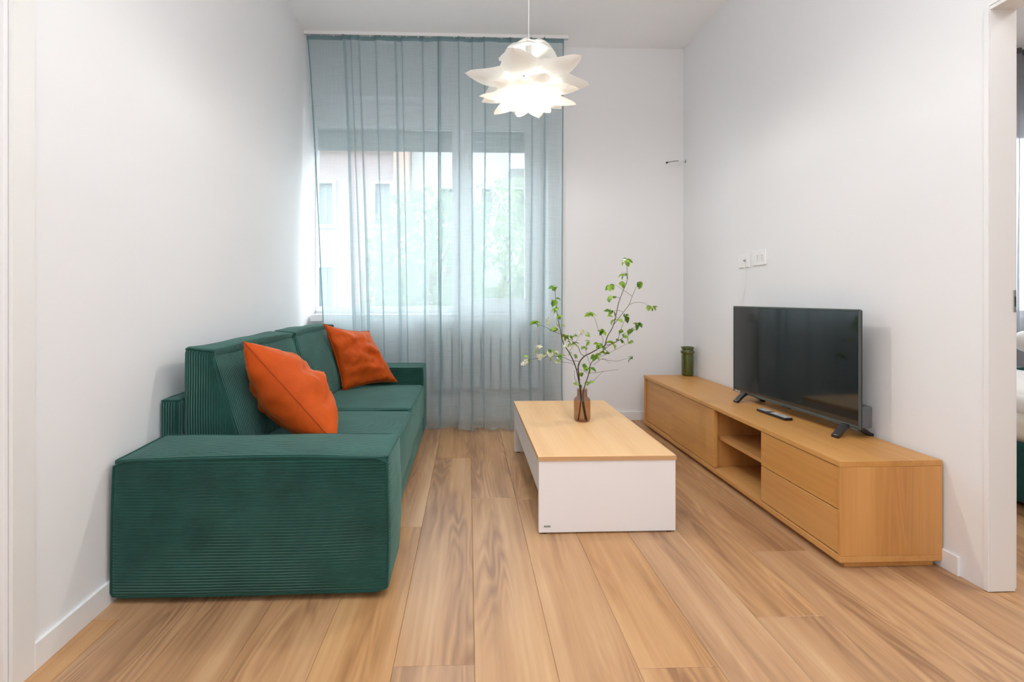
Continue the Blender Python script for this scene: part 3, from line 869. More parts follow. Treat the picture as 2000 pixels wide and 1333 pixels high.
for z0, z1 in ((0.056, 0.2295), (0.2335, 0.403)):
    dr = cpart('drawer', M['con_y'], cx0 + 0.006, cx0 + 0.027, cy0 + 0.0145, 2.410, z0, z1)
    m_ = MB(); m_.box(cx0 + 0.027, cx0 + 0.32, cy0 + 0.04, cy0 + 0.052, z0 + 0.02, z1 - 0.03); m_.box(cx0 + 0.027, cx0 + 0.32, 2.37, 2.382, z0 + 0.02, z1 - 0.03)
    m_.box(cx0 + 0.027, cx0 + 0.32, cy0 + 0.052, 2.37, z0 + 0.02, z0 + 0.028)
    m_.build('drawer_box', M['con_y'], dr, origin=(cx0 + 0.17, 2.14, (z0 + z1) / 2))

# ---------------------------------------------------------------- television
tvx, tva, tvb, tvz0, tvz1 = 1.758, 2.154, 3.112, 0.475, 1.027
tv = empty('television', (tvx, (tva + tvb) / 2, 0.43), 'flat screen television standing on two splayed feet on the sideboard', 'television')
mb = MB()
bz = 0.008
mb.box(tvx - 0.006, tvx + 0.003, tva, tvb, tvz0, tvz0 + 0.016, 0.002); mb.box(tvx - 0.006, tvx + 0.003, tva, tvb, tvz1 - bz, tvz1, 0.002)
mb.box(tvx - 0.006, tvx + 0.003, tva, tva + bz, tvz0 + 0.016, tvz1 - bz, 0.002); mb.box(tvx - 0.006, tvx + 0.003, tvb - bz, tvb, tvz0 + 0.016, tvz1 - bz, 0.002)
mb.build('bezel', M['bezel'], tv)
MB().box(tvx - 0.003, tvx + 0.004, tva + bz, tvb - bz, tvz0 + 0.016, tvz1 - bz).build('screen', M['screen'], tv)
MB().box(tvx + 0.004, tvx + 0.014, tva + 0.004, tvb - 0.004, tvz0 + 0.006, tvz1 - 0.004, 0.003).build('back_cover', M['black'], tv)
MB().box(tvx + 0.014, tvx + 0.072, tva + 0.08, tvb - 0.08, tvz0 + 0.03, tvz0 + 0.32, 0.012).build('rear_housing', M['grey_plastic'], tv)
pb_ = MB().box(tvx + 0.0142, tvx + 0.070, tva + 0.012, tva + 0.078, tvz0 + 0.005, tvz0 + 0.105, 0.005).build('port_box', M['grey_plastic'], tv)
for z in (0.025, 0.08): MB().box(tvx + 0.066, tvx + 0.072, tva + 0.016, tva + 0.03, tvz0 + z, tvz0 + z + 0.01, 0.001).build('port_button', M['black'], pb_)
MB().box(tvx - 0.0075, tvx - 0.0055, tvb - 0.075, tvb - 0.022, tvz0 + 0.005, tvz0 + 0.011).build('logo_plate', M['silver'], tv)
MB().box(tvx - 0.006, tvx + 0.008, 2.60, 2.66, tvz0 - 0.007, tvz0 + 0.002, 0.002).build('sensor_bar', M['black'], tv)
for fy, sgn in ((2.235, 1), (2.995, 1)):
    m_ = MB()
    for ex in (-0.098, 0.105):
        # each prong: flat tapered bar from the underside of the set down to a pad
        prof = [(0.0, 0.052, 0.017, 0.010), (0.30, 0.046, 0.018, 0.010), (0.62, 0.026, 0.019, 0.0095), (0.88, 0.008, 0.020, 0.0075), (1.0, 0.006, 0.018, 0.006)]
        vs = []
        for t, z, hw, ht in prof:
            x = tvx + 0.012 + ex * t
            yy = fy - 0.030 * t * (1 if ex < 0 else 0.3)
            vs += [(x, yy - hw, 0.43 + max(0, z - ht)), (x, yy + hw, 0.43 + max(0, z - ht)), (x, yy + hw, 0.43 + z + ht), (x, yy - hw, 0.43 + z + ht)]
        fs = [(0, 1, 2, 3), (19, 18, 17, 16)]
        for i in range(4):
            for k in range(4): fs.append((i * 4 + k, i * 4 + (k + 1) % 4, i * 4 + 4 + (k + 1) % 4, i * 4 + 4 + k))
        m_.add(vs, fs)
    ft = m_.build('foot', M['black'], tv)
    MB().box(tvx + 0.012 - 0.094, tvx + 0.012 - 0.084, fy - 0.036, fy - 0.022, 0.4415, 0.4445, 0.0005).build('foot_mark', M['silver'], ft)

tv.rotation_euler.z = math.radians(3.4)      # turned a little towards the room
# remote control
rem = empty('remote_control', (1.682, 2.622, 0.43), 'slim black and silver remote control lying in front of the television', 'remote control')
ra = math.radians(4)
def rot_pt(x, y, z): return (1.682 + x * math.cos(ra) - y * math.sin(ra), 2.622 + x * math.sin(ra) + y * math.cos(ra), 0.43 + z)
def rbox(x0, x1, y0, y1, z0, z1, bev):
    m_ = MB().box(x0, x1, y0, y1, z0, z1, bev); m_.v = [Vector(rot_pt(*p)) for p in m_.v]; return m_
rbox(-0.023, 0.023, -0.115, 0.115, 0, 0.016, 0.005).build('body', M['black'], rem, smooth=True, angle=40)
rbox(-0.0195, 0.0195, -0.110, 0.005, 0.0155, 0.0172, 0.0005).build('faceplate', M['silver'], rem)
rbox(-0.0195, 0.0195, 0.040, 0.110, 0.0155, 0.0172, 0.0005).build('faceplate', M['silver'], rem)
for ix in range(3):
    for iy in range(4):
        rbox(-0.015 + ix * 0.0115, -0.0075 + ix * 0.0115, 0.046 + iy * 0.0155, 0.056 + iy * 0.0155, 0.017, 0.0185, 0.0006).build('button', M['button'], rem)
for iy in range(4):
    for ix in range(2):
        rbox(-0.014 + ix * 0.017, -0.003 + ix * 0.017, -0.100 + iy * 0.018, -0.088 + iy * 0.018, 0.017, 0.0185, 0.0006).build('button', M['button'], rem)
m_ = MB(); m_.lathe((0, 0), [(0.0004, 0.0185), (0.012, 0.0185), (0.012, 0.0155)], 20)
m_.v = [Vector(rot_pt(p.x, p.y + 0.022, p.z)) for p in m_.v]
m_.build('navigation_ring', M['grey_plastic'], rem)

# green jar
jx, jy = 1.829, 4.0
jar = empty('glass_jar', (jx, jy, 0.43), 'olive green glass jar standing at the far end of the sideboard', 'jar')
MB().lathe((jx, jy), [(0.001, 0.4302), (0.040, 0.4302), (0.0465, 0.436), (0.048, 0.445), (0.048, 0.600), (0.0465, 0.608), (0.0475, 0.613), (0.054, 0.618), (0.056, 0.628), (0.054, 0.637), (0.047, 0.641), (0.046, 0.648),
                      (0.047, 0.655), (0.0525, 0.661), (0.0535, 0.667), (0.050, 0.671), (0.044, 0.669), (0.042, 0.60), (0.042, 0.45), (0.001, 0.446)], 40).build('body', M['green_glass'], jar, smooth=True)

# ---------------------------------------------------------------- wall sockets, cable, loose wire
sk1 = empty('wall_socket', (XR, 3.285, 1.333), 'white aerial socket plate on the right wall with a cable hanging from it', 'socket', 'sockets above the television')
MB().box(XR - 0.010, XR, 3.222, 3.348, 1.287, 1.379, 0.003).build('cover_plate', M['socket'], sk1)
MB().box(XR - 0.012, XR - 0.009, 3.245, 3.325, 1.307, 1.359, 0.001).build('module', M['white_lacquer'], sk1)
m_ = MB().tube([(XR - 0.012, 3.262, 1.335), (XR - 0.024, 3.262, 1.333)], 0.006, 10); m_.build('aerial_plug', M['badge'], sk1)
sk2 = empty('wall_socket', (XR, 3.115, 1.342), 'white double socket plate on the right wall, the nearer of the two', 'socket', 'sockets above the television')
MB().box(XR - 0.010, XR, 3.042, 3.190, 1.293, 1.391, 0.003).build('cover_plate', M['socket'], sk2)
for y in (3.075, 3.123):
    md = MB().box(XR - 0.012, XR - 0.009, y - 0.0215, y + 0.0215, 1.317, 1.367, 0.001).build('module', M['white_lacquer'], sk2)
    for z in (1.330, 1.342, 1.354):
        MB().tube([(XR - 0.0125, y, z), (XR - 0.0105, y, z)], 0.003, 8).build('pin_hole', M['dark'], md)
cab = MB().tube(catmull([(XR - 0.020, 3.262, 1.330), (XR - 0.016, 3.264, 1.25), (XR - 0.008, 3.275, 1.15), (XR - 0.010, 3.30, 1.02), (XR - 0.03, 3.2, 0.9), (XR - 0.06, 3.05, 0.78)], 8), 0.0024, 6).build('aerial_cable', M['socket'], None, smooth=True, origin=(XR - 0.01, 3.28, 1.1))
tag(cab, 'thin white aerial cable running down the wall behind the television', 'cable')
wire = empty('loose_wire', (XR, 4.2, 2.27), 'short loose electrical wire sticking out near the back corner', 'wire')
MB().tube(catmull([(XR, 4.205, 2.278), (1.87, 4.19, 2.276), (1.83, 4.18, 2.274)], 6), 0.004, 8).build('sleeve', M['socket'], wire, smooth=True)
MB().tube(catmull([(1.83, 4.18, 2.274), (1.79, 4.175, 2.270), (1.75, 4.17, 2.262), (1.722, 4.165, 2.254)], 6), 0.0042, 8).build('conductor', M['badge'], wire, smooth=True)
MB().tube([(1.730, 4.166, 2.257), (1.716, 4.164, 2.251)], 0.0075, 10).build('wire_tip', M['black'], wire, smooth=True)
MB().lathe((0, 0), [(0.0005, 0), (0.014, 0), (0.014, 0.003), (0.0005, 0.003)], 16).build('ring', M['badge'], wire).matrix_local = \
    Matrix.Translation((0, 0.005, 0.008)) @ Matrix.Rotation(-math.pi / 2, 4, 'Y') @ Matrix.Translation(Vector((XR, 4.2, 2.27)))

# ---------------------------------------------------------------- pendant lamp
lx, ly = 0.311, 2.50
lamp = empty('pendant_lamp', (lx, ly, ZC), 'white lotus flower pendant lamp hanging lit in the middle of the room', 'lamp')
def petal_mesh(r0, z0, r1, z1, width, sag, cup, nl=14, nw=8, tipw=0.04, pos=0.55, tip=0.0):
    """boat-shaped leaf along +x: from (r0,z0) out to (r1,z1); sag lowers the keel, cup lifts the sides"""
    m_ = MB()
    def fn(t, s):
        q = 2 * s - 1
        prof = (math.sin(math.pi * t ** pos) ** 0.58) * (1 - tipw) + tipw * (1 - t)
        hw = width * 0.5 * max(0.004, prof)
        x = r0 + (r1 - r0) * t
        z = z0 + (z1 - z0) * t - sag * math.sin(math.pi * t) + cup * q * q * prof
        x -= 0.25 * cup * q * q * prof
        z += tip * t ** 4
        return (x, hw * q, z)
    m_.grid(fn, nl, nw)
    return m_
layers = [
    # r0,  z0,    r1,   z1,   width, sag,  cup,  n, phase
    (0.012, 2.405, 0.160, 2.300, 0.200, -0.010, -0.024, 6, -0.35),
    (0.034, 2.226, 0.335, 2.208, 0.270, 0.054, 0.066, 6, -0.35),
    (0.042, 2.160, 0.260, 2.122, 0.190, 0.028, 0.044, 6, 0.17),
    (0.040, 2.125, 0.262, 2.098, 0.150, 0.020, 0.034, 6, -0.35),
    (0.062, 2.096, 0.170, 2.078, 0.115, 0.014, 0.026, 6, 0.17),
    (0.050, 2.066, 0.112, 2.052, 0.080, 0.012, 0.018, 6, -0.6),
]
for li, (r0, z0, r1, z1, wd, sg, cu, n, ph) in enumerate(layers):
    proto = petal_mesh(r0, z0 - 2.05, r1, z1 - 2.05, wd, sg, cu, tipw=0.04 if li == 0 else 0.32)
    me = None
    for k in range(n):
        a = ph + 2 * math.pi * k / n - math.pi / 2
        if me is None:
            p_ = MB(); p_.v = proto.v; p_.f = proto.f
            o = p_.build('petal', M['petal'], None, smooth=True)
            me = o.data; o.parent = lamp
        else:
            o = bpy.data.objects.new('petal', me); COL.objects.link(o); o.parent = lamp
        o.location = (0, 0, 2.05 - ZC); o.rotation_euler = (0, 0, a)
# the cage that carries the petals, the holder, the bulb, the cord and the ceiling rose
m_ = MB()
for z, r in ((2.235, 0.062), (2.16, 0.062), (2.125, 0.057), (2.096, 0.063), (2.066, 0.051)):
    m_.tube([(lx + r * math.cos(a), ly + r * math.sin(a), z) for a in [2 * math.pi * i / 24 for i in range(24)]], 0.002, 6, closed=True)
for k in range(3):
    a = 2 * math.pi * k / 3 + 0.4
    m_.tube([(lx + r * math.cos(a), ly + r * math.sin(a), z) for r, z in ((0.014, 2.40), (0.04, 2.33), (0.062, 2.235), (0.062, 2.16), (0.057, 2.125), (0.062, 2.096), (0.051, 2.066))], 0.0018, 6)
m_.build('petal_cage', M['petal'], lamp, smooth=True)
MB().lathe((lx, ly), [(0.004, 2.40), (0.019, 2.395), (0.021, 2.205), (0.018, 2.19), (0.001, 2.19)], 20).build('bulb_holder', M['white_lacquer'], lamp, smooth=True)
bl = MB()
bl.lathe((lx, ly), [(0.0005, 2.052)] + [(0.033 * math.sin(a), 2.085 - 0.033 * math.cos(a)) for a in [0.25 + 0.25 * i for i in range(10)]] + [(0.017, 2.135), (0.015, 2.189)], 24)
bl.build('bulb', M['bulb'], lamp, smooth=True)
MB().tube([(lx, ly, 2.40), (lx, ly, ZC - 0.03)], 0.0032, 8).build('cord', M['white_lacquer'], lamp, smooth=True)
MB().lathe((lx, ly), [(0.003, ZC - 0.045), (0.03, ZC - 0.04), (0.048, ZC - 0.015), (0.05, ZC - 0.0005), (0.001, ZC - 0.0005)], 28).build('ceiling_rose', M['white_lacquer'], lamp, smooth=True)

# ---------------------------------------------------------------- vase with flowering branches
vx, vy = 0.668, 2.836
vase = empty('glass_vase', (vx, vy, tz), 'small smoky brown glass bottle vase holding branches on the coffee table', 'vase')
prof_out = [(0.0005, 0.0005), (0.030, 0.0005), (0.040, 0.004), (0.0465, 0.014), (0.0480, 0.030), (0.0480, 0.118), (0.0465, 0.128), (0.041, 0.137), (0.033, 0.142), (0.0300, 0.147), (0.0292, 0.155), (0.0292, 0.185), (0.031, 0.190)]
MB().lathe((vx, vy), [(r, z + tz) for r, z in prof_out], 40).build('body', M['brown_glass'], vase, smooth=True)

def cp(x, y):        # position in a close-up of the photograph -> photograph
    return 1010 + x / 4.938, 490 + y / 4.938
def P3(x, y, dy): return at(*cp(x, y), vy + dy)
inside = lambda dx, dy, z: Vector((vx + dx, vy + dy, tz + z))
leaf_me = {}
def leaf_mesh(kind):
    if kind in leaf_me: return leaf_me[kind]
    m_ = MB()
    L_ = 0.036
    def fn(t, s):
        q = 2 * s - 1
        wv = 0.0125 * math.sin(math.pi * t ** 0.8) ** 0.8 + 0.0004
        return (L_ * t, wv * q, -0.011 * t * t + 0.005 * abs(q) * math.sin(math.pi * t))
    m_.grid(fn, 6, 4)
    o = m_.build('leaf', M['leaf'] if kind == 0 else M['leaf_dark'], None, smooth=True)
    leaf_me[kind] = o.data; bpy.data.objects.remove(o); return leaf_me[kind]
def flower_mesh():
    if 'f' in leaf_me: return leaf_me['f']
    m_ = MB(); rnd = random.Random(3)
    for c in range(5):
        ctr = Vector((rnd.uniform(-.012, .012), rnd.uniform(-.012, .012), rnd.uniform(-.010, .012)))
        R_ = Matrix.Rotation(rnd.uniform(-.9, .9), 3, 'X') @ Matrix.Rotation(rnd.uniform(-.9, .9), 3, 'Y')
        for k in range(5):
            a = 2 * math.pi * k / 5 + c
            loc = [(0.001, 0, 0), (0.005, -0.0036, 0.002), (0.011, -0.0024, 0.004), (0.0125, 0, 0.0042), (0.011, 0.0024, 0.004), (0.005, 0.0036, 0.002)]
            vs = [ctr + R_ @ (Matrix.Rotation(a, 3, 'Z') @ Vector(p)) for p in loc]
            m_.add(vs, [(0, 1, 2, 3), (0, 3, 4, 5)])
    o = m_.build('flower', M['flower'], None, smooth=False)
    leaf_me['f'] = o.data; bpy.data.objects.remove(o); return leaf_me['f']

def branch(name, label, stems, clusters, seed):
    rnd = random.Random(seed)
    root = empty(name, inside(0, 0, 0.005), label, 'branch', 'flowering branches in the vase')
    allp = []
    for si, (r0, r1, pts) in enumerate(stems):
        c = catmull(pts, 5); n = len(c)
        MB().tube(c, [r0 + (r1 - r0) * i / (n - 1) for i in range(n)], 6).build('stem' if si == 0 else 'twig', M['bark'], root, smooth=True)
        allp += c
    org = origin_of(root)
    for (x, y, dy, nl, nf) in clusters:
        tgt = P3(x, y, dy)
        near = min(allp, key=lambda q: (q - tgt).length)
        # cluster sits at the twig, leaves fan out and droop
        for k in range(nl):
            o = bpy.data.objects.new('leaf', leaf_mesh(0 if rnd.random() < 0.72 else 1)); COL.objects.link(o); o.parent = root
            off = Vector((rnd.uniform(-1, 1) * 0.011, rnd.uniform(-1, 1) * 0.012, rnd.uniform(-0.2, 1) * 0.011))
            o.location = tgt.lerp(near, 0.25) + off - org
            o.rotation_euler = (rnd.uniform(-0.9, 0.9), rnd.uniform(-0.5, 1.1), rnd.uniform(0, 2 * math.pi))
            s_ = rnd.uniform(0.75, 1.2); o.scale = (s_, s_, s_)
        for k in range(nf):
            o = bpy.data.objects.new('flower', flower_mesh()); COL.objects.link(o); o.parent = root
            off = Vector((rnd.uniform(-1, 1) * 0.012, rnd.uniform(-1, 1) * 0.012, rnd.uniform(-1, 1) * 0.010))
            o.location = tgt + off - org
            o.rotation_euler = (rnd.uniform(0, 6.28), rnd.uniform(0, 6.28), rnd.uniform(0, 6.28)); s_ = rnd.uniform(0.55, 0.85); o.scale = (s_, s_, s_)
    return root

A = [(0.0042, 0.0011, [inside(0.022, 0.012, 0.008), inside(0.006, 0.006, 0.09), inside(-0.008, 0.0, 0.17), P3(590, 1150, 0), P3(600, 1080, 0.01), P3(650, 1018, 0.01), P3(720, 982, 0.0), P3(800, 935, -0.02), P3(845, 912, -0.03),
      P3(870, 830, -0.04), P3(920, 740, -0.05), P3(950, 640, -0.06), P3(980, 500, -0.07), P3(1020, 390, -0.08), P3(1060, 290, -0.08), P3(1060, 170, -0.09), P3(1050, 105, -0.09)]),
     (0.0020, 0.0009, [P3(845, 912, -0.03), P3(900, 905, -0.01), P3(970, 872, 0.02), P3(1050, 820, 0.05), P3(1100, 760, 0.07), P3(1160, 715, 0.08)]),
     (0.0014, 0.0008, [P3(970, 872, 0.02), P3(995, 780, 0.05), P3(1020, 710, 0.07), P3(1055, 645, 0.09)]),
     (0.0017, 0.0008, [P3(930, 715, -0.05), P3(1020, 600, 0.0), P3(1080, 520, 0.03), P3(1110, 440, 0.05), P3(1155, 340, 0.07), P3(1178, 312, 0.08)]),
     (0.0011, 0.0006, [P3(1080, 520, 0.03), P3(1140, 500, 0.02), P3(1210, 502, 0.0), P3(1285, 535, -0.02)]),
     (0.0011, 0.0006, [P3(1110, 440, 0.05), P3(1040, 390, 0.03), P3(945, 332, 0.0), P3(895, 340, -0.02)]),
     (0.0010, 0.0006, [P3(1020, 590, 0.0), P3(965, 576, -0.02), P3(912, 598, -0.04)]),
     (0.0010, 0.0006, [P3(990, 460, -0.07), P3(940, 440, -0.09), P3(915, 465, -0.1)]),
     (0.0014, 0.0007, [P3(800, 935, -0.02), P3(830, 860, 0.03), P3(780, 750, 0.06), P3(745, 645, 0.08), P3(712, 608, 0.08)]),
     (0.0017, 0.0009, [P3(650, 1018, 0.01), P3(612, 990, -0.02), P3(590, 930, -0.04), P3(540, 880, -0.06), P3(440, 815, -0.09), P3(350, 778, -0.11), P3(270, 735, -0.12), P3(175, 702, -0.14)])]
Acl = [(1045, 95, -.09, 8, 1), (1050, 235, -.08, 5, 1), (1045, 330, -.08, 3, 0), (1178, 308, .08, 6, 0), (892, 338, -.02, 5, 0), (915, 465, -.1, 4, 0), (1290, 545, -.02, 5, 0), (910, 600, -.04, 6, 0), (708, 603, .08, 5, 0),
       (980, 670, -.04, 2, 0), (1060, 638, .09, 5, 0), (1165, 712, .08, 6, 0), (1100, 760, .07, 4, 0), (1045, 830, .05, 5, 1), (1008, 780, .05, 3, 0), (830, 775, .06, 6, 0), (790, 910, -.02, 5, 0), (940, 660, -.06, 3, 0),
       (490, 820, -.08, 5, 0), (525, 900, -.06, 7, 1), (175, 704, -.14, 6, 0), (570, 815, -.05, 3, 0), (315, 680, -.12, 0, 4), (385, 755, -.1, 2, 2)]
branch('flowering_branch', 'tallest leafy branch in the brown vase, reaching up to the right', A, Acl, 11)
B = [(0.0038, 0.0010, [inside(-0.026, -0.010, 0.008), inside(-0.012, -0.006, 0.09), inside(-0.012, -0.008, 0.17), P3(575, 1160, -0.02), P3(540, 1060, -0.04), P3(500, 980, -0.05), P3(450, 900, -0.06), P3(425, 800, -0.06), P3(400, 690, -0.05), P3(385, 600, -0.04), P3(375, 500, -0.03), P3(366, 400, -0.02), P3(370, 350, -0.02)]),
     (0.0015, 0.0007, [P3(575, 1160, -0.02), P3(600, 1075, -0.05), P3(520, 1062, -0.08), P3(450, 1032, -0.1), P3(390, 1022, -0.12), P3(320, 1022, -0.14), P3(190, 1042, -0.17), P3(110, 1054, -0.19), P3(68, 1072, -0.2)]),
     (0.0011, 0.0006, [P3(560, 1105, -0.03), P3(520, 1085, -0.06), P3(450, 1076, -0.09), P3(395, 1062, -0.11)]),
     (0.0014, 0.0008, [P3(590, 1290, -0.01), P3(556, 1235, 0.01), P3(553, 1150, 0.02)]),
     (0.0010, 0.0006, [P3(500, 980, -0.05), P3(560, 890, -0.02), P3(620, 790, 0.0)])]
Bcl = [(370, 355, -.02, 6, 0), (348, 480, -.03, 4, 0), (375, 565, -.04, 4, 0), (382, 640, -.05, 3, 1), (410, 722, -.05, 3, 0), (620, 780, 0, 1, 3), (665, 800, 0, 1, 1), (540, 1000, -.05, 3, 0), (470, 930, -.06, 0, 2),
       (195, 935, -.16, 1, 3), (225, 1020, -.17, 0, 4), (295, 1000, -.15, 2, 3), (360, 968, -.13, 1, 2), (310, 945, -.14, 3, 0), (400, 1005, -.11, 3, 0), (395, 1062, -.11, 1, 3), (68, 1078, -.2, 0, 3), (95, 1040, -.19, 2, 0), (590, 1290, -.01, 2, 2)]
branch('flowering_branch', 'branch with white blossom clusters in the brown vase, leaning left over the table', B, Bcl, 23)
D = [(0.0036, 0.0010, [inside(0.024, -0.012, 0.008), inside(0.010, -0.006, 0.10), inside(0.006, 0.0, 0.17), P3(690, 1190, 0.02), P3(705, 1105, 0.03), P3(750, 1040, 0.05), P3(820, 975, 0.07), P3(890, 915, 0.09), P3(975, 868, 0.11)]),
     (0.0012, 0.0006, [P3(740, 1100, 0.05), P3(815, 1045, 0.09), P3(880, 1058, 0.12), P3(965, 1065, 0.14), P3(1040, 1045, 0.16), P3(1105, 1030, 0.17)]),
     (0.0009, 0.0006, [P3(815, 1045, 0.09), P3(855, 1058, 0.09), P3(892, 1086, 0.09)]),
     (0.0011, 0.0006, [P3(750, 1040, 0.05), P3(860, 1000, 0.08), P3(960, 950, 0.11), P3(1050, 905, 0.13), P3(1110, 885, 0.14)]),
     (0.0012, 0.0006, [P3(695, 1180, 0.02), P3(760, 1178, -0.01), P3(830, 1166, -0.04), P3(980, 1145, -0.08)]),
     (0.0010, 0.0006, [P3(690, 1290, 0.01), P3(745, 1245, -0.01), P3(800, 1192, -0.03), P3(830, 1166, -0.04)]),
     (0.0010, 0.0006, [P3(695, 1190, 0.02), P3(640, 1160, 0.05), P3(605, 1145, 0.06)]),
     (0.0011, 0.0006, [P3(705, 1105, 0.03), P3(660, 950, 0.06), P3(690, 885, 0.07)])]
Dcl = [(1110, 885, .14, 3, 0), (1107, 1035, .17, 3, 0), (895, 870, .09, 3, 0), (835, 965, .07, 4, 0), (740, 1015, .05, 6, 1), (660, 940, .06, 4, 0), (690, 885, .07, 3, 0), (850, 1000, .08, 2, 0),
       (640, 1100, .05, 4, 0), (695, 1145, .03, 5, 0), (640, 1190, .05, 3, 0), (715, 1270, .0, 4, 0), (930, 900, .1, 3, 0), (1000, 860, .1, 3, 0)]
branch('flowering_branch', 'short twiggy branch in the brown vase, spreading low to the right', D, Dcl, 37)

# ---------------------------------------------------------------- bedroom furniture seen through the opening
bed = empty('bed', (3.6, 2.3, 0), 'bed with dark green base and white bedding, seen through the right opening', 'bed')
bb = Soft(2.81, 4.45, 0.9, 3.0, 0.03, 0.33, r=0.03, puff=(0.012, 0, 0), amp=0.003, seed=3, div=8)
bb.mb().build('base', M['bed_green'], bed, smooth=True)
bm2 = Soft(2.835, 4.42, 0.95, 2.96, 0.322, 0.50, r=0.06, puff=(0.02, 0.01, 0.01), amp=0.012, seed=4, div=12)
bm2.mb().build('blanket', M['blanket'], bed, smooth=True)
bd = Soft(2.86, 4.42, 1.0, 3.0, 0.47, 0.60, r=0.05, puff=(0.02, 0.02, 0.03), amp=0.02, seed=9, div=14)
bd.mb().build('duvet', M['duvet'], bed, smooth=True)
for fx in (2.95, 4.3):
    for fy in (1.05, 2.85):
        MB().lathe((fx, fy), [(0.0005, 0), (0.025, 0), (0.025, 0.035), (0.0005, 0.035)], 12).build('foot', M['black'], bed)
gc = []
grt = empty('bedroom_curtain', (5.0, 4.1, 0), 'grey sheer curtain at the bedroom window beyond the opening', 'curtain')
def gcurve(s, t):
    x = 4.70 + 1.15 * s; z = 3.25 - 3.24 * t
    return (x + 0.01 * math.sin(40 * s), 4.10 + (0.018 + 0.02 * t) * math.sin(x * 52) + 0.012 * noise.noise(Vector((x * 9, z, 2))), z)
MB().grid(gcurve, 150, 24).build('cloth', M['grey_curtain'], grt, smooth=True)
MB().grid(lambda s, t: (4.70 + 1.15 * s, 4.082 + 0.018 * math.sin((4.7 + 1.15 * s) * 52), 3.258 - 0.05 * t), 150, 1).build('header_tape', M['grey_plastic'], grt, smooth=True)
gr2 = MB().box(4.3, 5.9, 4.085, 4.115, ZC - 0.024, ZC, 0.002).build('curtain_rail', M['white_lacquer'], None)
tag(gr2, 'white curtain track on the bedroom ceiling above the grey curtain', 'curtain rail')
ns = empty('bedside_table', (4.46, 3.75, 0), 'small white bedside table behind the bed', 'table')
m_ = MB().box(4.25, 4.65, 3.58, 3.92, 0.05, 0.50, 0.004); m_.build('body', M['white_lacquer'], ns)
MB().box(4.255, 4.645, 3.573, 3.58, 0.28, 0.49, 0.002).build('drawer', M['white_lacquer'], ns)
for px in (4.28, 4.62):
    for py in (3.61, 3.89): MB().lathe((px, py), [(0.0005, 0), (0.015, 0), (0.015, 0.052), (0.0005, 0.052)], 10).build('leg', M['black'], ns)
gq = at(2006, 667, 3.75)
gl = empty('table_lamp', (gq.x, 3.75, 0.50), 'pale round table lamp on a dark stem beside the grey bedroom curtain', 'lamp')
MB().lathe((gq.x, 3.75), [(0.0005, 0.5005), (0.06, 0.5005), (0.06, 0.515), (0.012, 0.522), (0.010, gq.z - 0.075), (0.0005, gq.z - 0.075)], 20).build('base', M['bed_green'], gl, smooth=True)
MB().lathe((gq.x, 3.75), [(0.085 * math.sin(a), gq.z - 0.085 * math.cos(a)) for a in [0.02 + 0.1739 * i for i in range(19)]], 28).build('shade', M['duvet'], gl, smooth=True)

# ---------------------------------------------------------------- outside
gnd = structure('ground', MB().box(-40, 40, 4.7, 60, -6.2, -6.0), M['asphalt'])
def facade(name, label, mat, x0, x1, y, ztop, windows, extra=None, group=None):
    root = empty(name, ((x0 + x1) / 2, y, -6.0), label, 'building', group)
    m_ = MB()
    # wall built around its openings, column by column
    cols = sorted(set([x0, x1] + [w_[0] for w_ in windows] + [w_[1] for w_ in windows]))
    for a, b in zip(cols[:-1], cols[1:]):
        op = sorted([(w_[2], w_[3]) for w_ in windows if w_[0] <= a + 1e-6 and w_[1] >= b - 1e-6])
        z = -6.0
        for q0, q1 in op:
            m_.box(a, b, y, y + 0.4, z, q0); z = q1
        m_.box(a, b, y, y + 0.4, z, ztop)
    m_.box(x0, x1, y + 0.4, y + 3.0, -6.0, ztop)
    m_.build('wall', mat, root)
    for (a, b, q0, q1) in windows:
        f_ = MB()
        f_.box(a - 0.09, a, y - 0.05, y + 0.2, q0 - 0.05, q1 + 0.08); f_.box(b, b + 0.09, y - 0.05, y + 0.2, q0 - 0.05, q1 + 0.08)
        f_.box(a, b, y - 0.05, y + 0.2, q1, q1 + 0.08); f_.box(a - 0.12, b + 0.12, y - 0.12, y + 0.2, q0 - 0.09, q0)
        fo = f_.build('window', M['white_plaster'], root)
        MB().box(a, b, y + 0.2, y + 0.24, q0, q1).build('pane', M['house_glass'], fo)
        MB().box((a + b) / 2 - 0.03, (a + b) / 2 + 0.03, y + 0.17, y + 0.2, q0, q1).build('glazing_bar', M['house_shutter'], fo)
    if extra: extra(root)
    return root
HY = 13.0
def hx(u): return at(u, 400, HY).x
def hz(v): return at(800, v, HY).z
wins = []
for (ua, ub) in ((616, 650), (733, 762)):
    for (va, vb) in ((440, 360), (608, 523)):
        wins.append((hx(ua), hx(ub), hz(va), hz(vb)))
for k in range(3):
    wins.append((-9.5 + 2.0 * k, -8.6 + 2.0 * k, hz(440), hz(360))); wins.append((-9.5 + 2.0 * k, -8.6 + 2.0 * k, hz(608), hz(523)))
def peach(root):
    MB().box(hx(770), hx(800), HY - 0.15, HY, -6.0, 5.7).build('pilaster', M['peach_plaster'], root)
    MB().box(-12, hx(800), HY - 0.12, HY, hz(300) - 0.0, hz(300) + 0.15).build('string_course', M['peach_plaster'], root)
facade('apartment_building', 'pinkish plaster apartment block seen through the left of the window', M['pink_plaster'], -12, hx(800), HY, 5.7, wins, peach)
wins2 = []
for (ua, ub) in ((862, 884), (941, 962), (1004, 1026), (1080, 1105)):
    wins2.append((hx(ua), hx(ub), hz(436), hz(364)))
    wins2.append((hx(ua), hx(ub), hz(620), hz(540)))
def balcony(root):
    m_ = MB().box(hx(990), hx(1120), HY - 0.9, HY, hz(345), hz(318)); m_.build('balcony', M['grey_stone'], root)
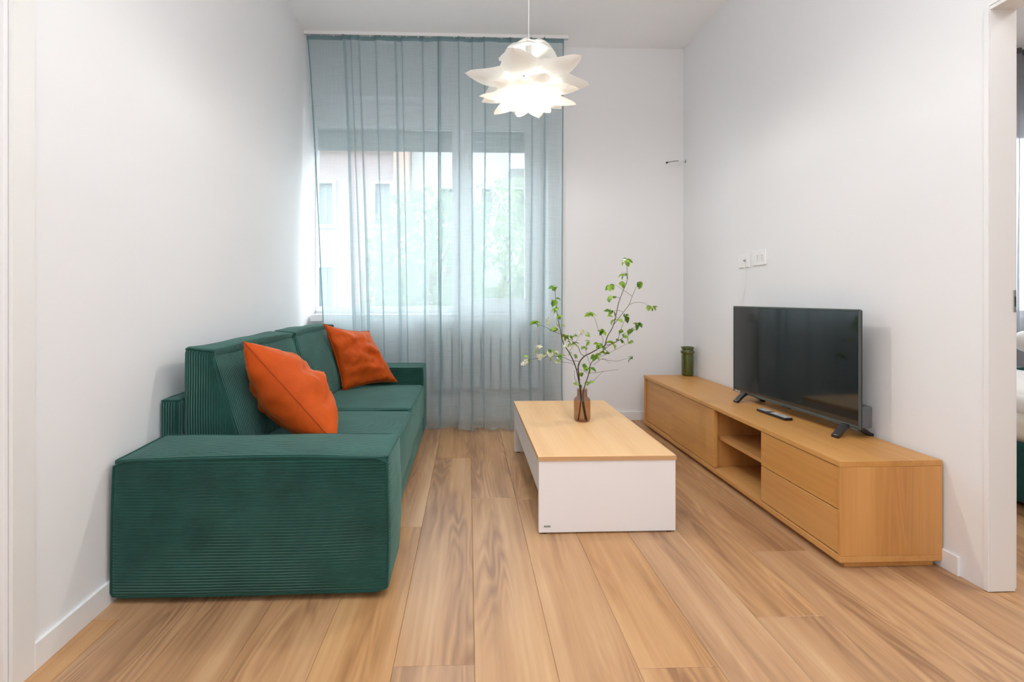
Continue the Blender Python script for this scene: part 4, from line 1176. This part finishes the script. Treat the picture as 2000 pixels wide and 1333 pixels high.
facade('apartment_building', 'white plaster apartment block with a grey balcony seen through the right of the window', M['white_plaster'], hx(800) + 0.02, 14, HY + 0.3, 5.5, wins2, balcony)
def tree(label, x, y, zc, rx, rz, seed, n):
    rnd = random.Random(seed)
    root = empty('tree', (x, y, -6.0), label, 'tree', 'street trees outside the window')
    m_ = MB(); m_.tube(catmull([(x, y, -6), (x + 0.1, y, -3), (x - 0.05, y, zc - rz * 0.6), (x, y, zc)], 6), [0.14 - 0.005 * i for i in range(19)], 10)
    m_.build('trunk', M['tree_bark'], root, smooth=True)
    m_ = MB()
    for k in range(9):
        a = rnd.uniform(0, 6.28); t = rnd.uniform(0.2, 0.9)
        m_.tube(catmull([(x, y, zc - rz * (1 - t)), (x + 0.4 * rx * math.cos(a), y + 0.4 * rx * math.sin(a), zc - rz * (0.7 - t)), (x + 0.85 * rx * math.cos(a), y + 0.85 * rx * math.sin(a), zc + rz * (t - 0.4))], 4), [0.045 - 0.004 * i for i in range(9)], 6)
    m_.build('branches', M['tree_bark'], root, smooth=True)
    vs, fs = [], []
    for k in range(n):
        while True:
            p = Vector((rnd.uniform(-1, 1), rnd.uniform(-1, 1), rnd.uniform(-1, 1)))
            if p.length < 1 and noise.noise(p * 2.6 + Vector((seed, 0, 0))) > -0.16: break
        q = Vector((x + p.x * rx, y + p.y * rx, zc + p.z * rz))
        d = Vector((rnd.gauss(0, 1), rnd.gauss(0, 1), rnd.gauss(0, 1))).normalized(); e = d.orthogonal().normalized()
        L_ = rnd.uniform(0.05, 0.085); b = len(vs)
        vs += [q - d * L_, q + e * L_ * 0.45, q + d * L_, q - e * L_ * 0.45]; fs.append((b, b + 1, b + 2, b + 3))
    f_ = MB(); f_.v = vs; f_.f = fs
    tag(f_.build('foliage', M['tree_leaf'], root), kind='stuff')
tree('pale green street tree outside the left window pane', at(835, 520, 8.0).x, 8.0, 1.45, 1.15, 1.5, 4, 3600)
tree('pale green street tree outside the right window pane', at(985, 500, 10.8).x, 10.8, 1.85, 1.2, 2.0, 8, 3600)
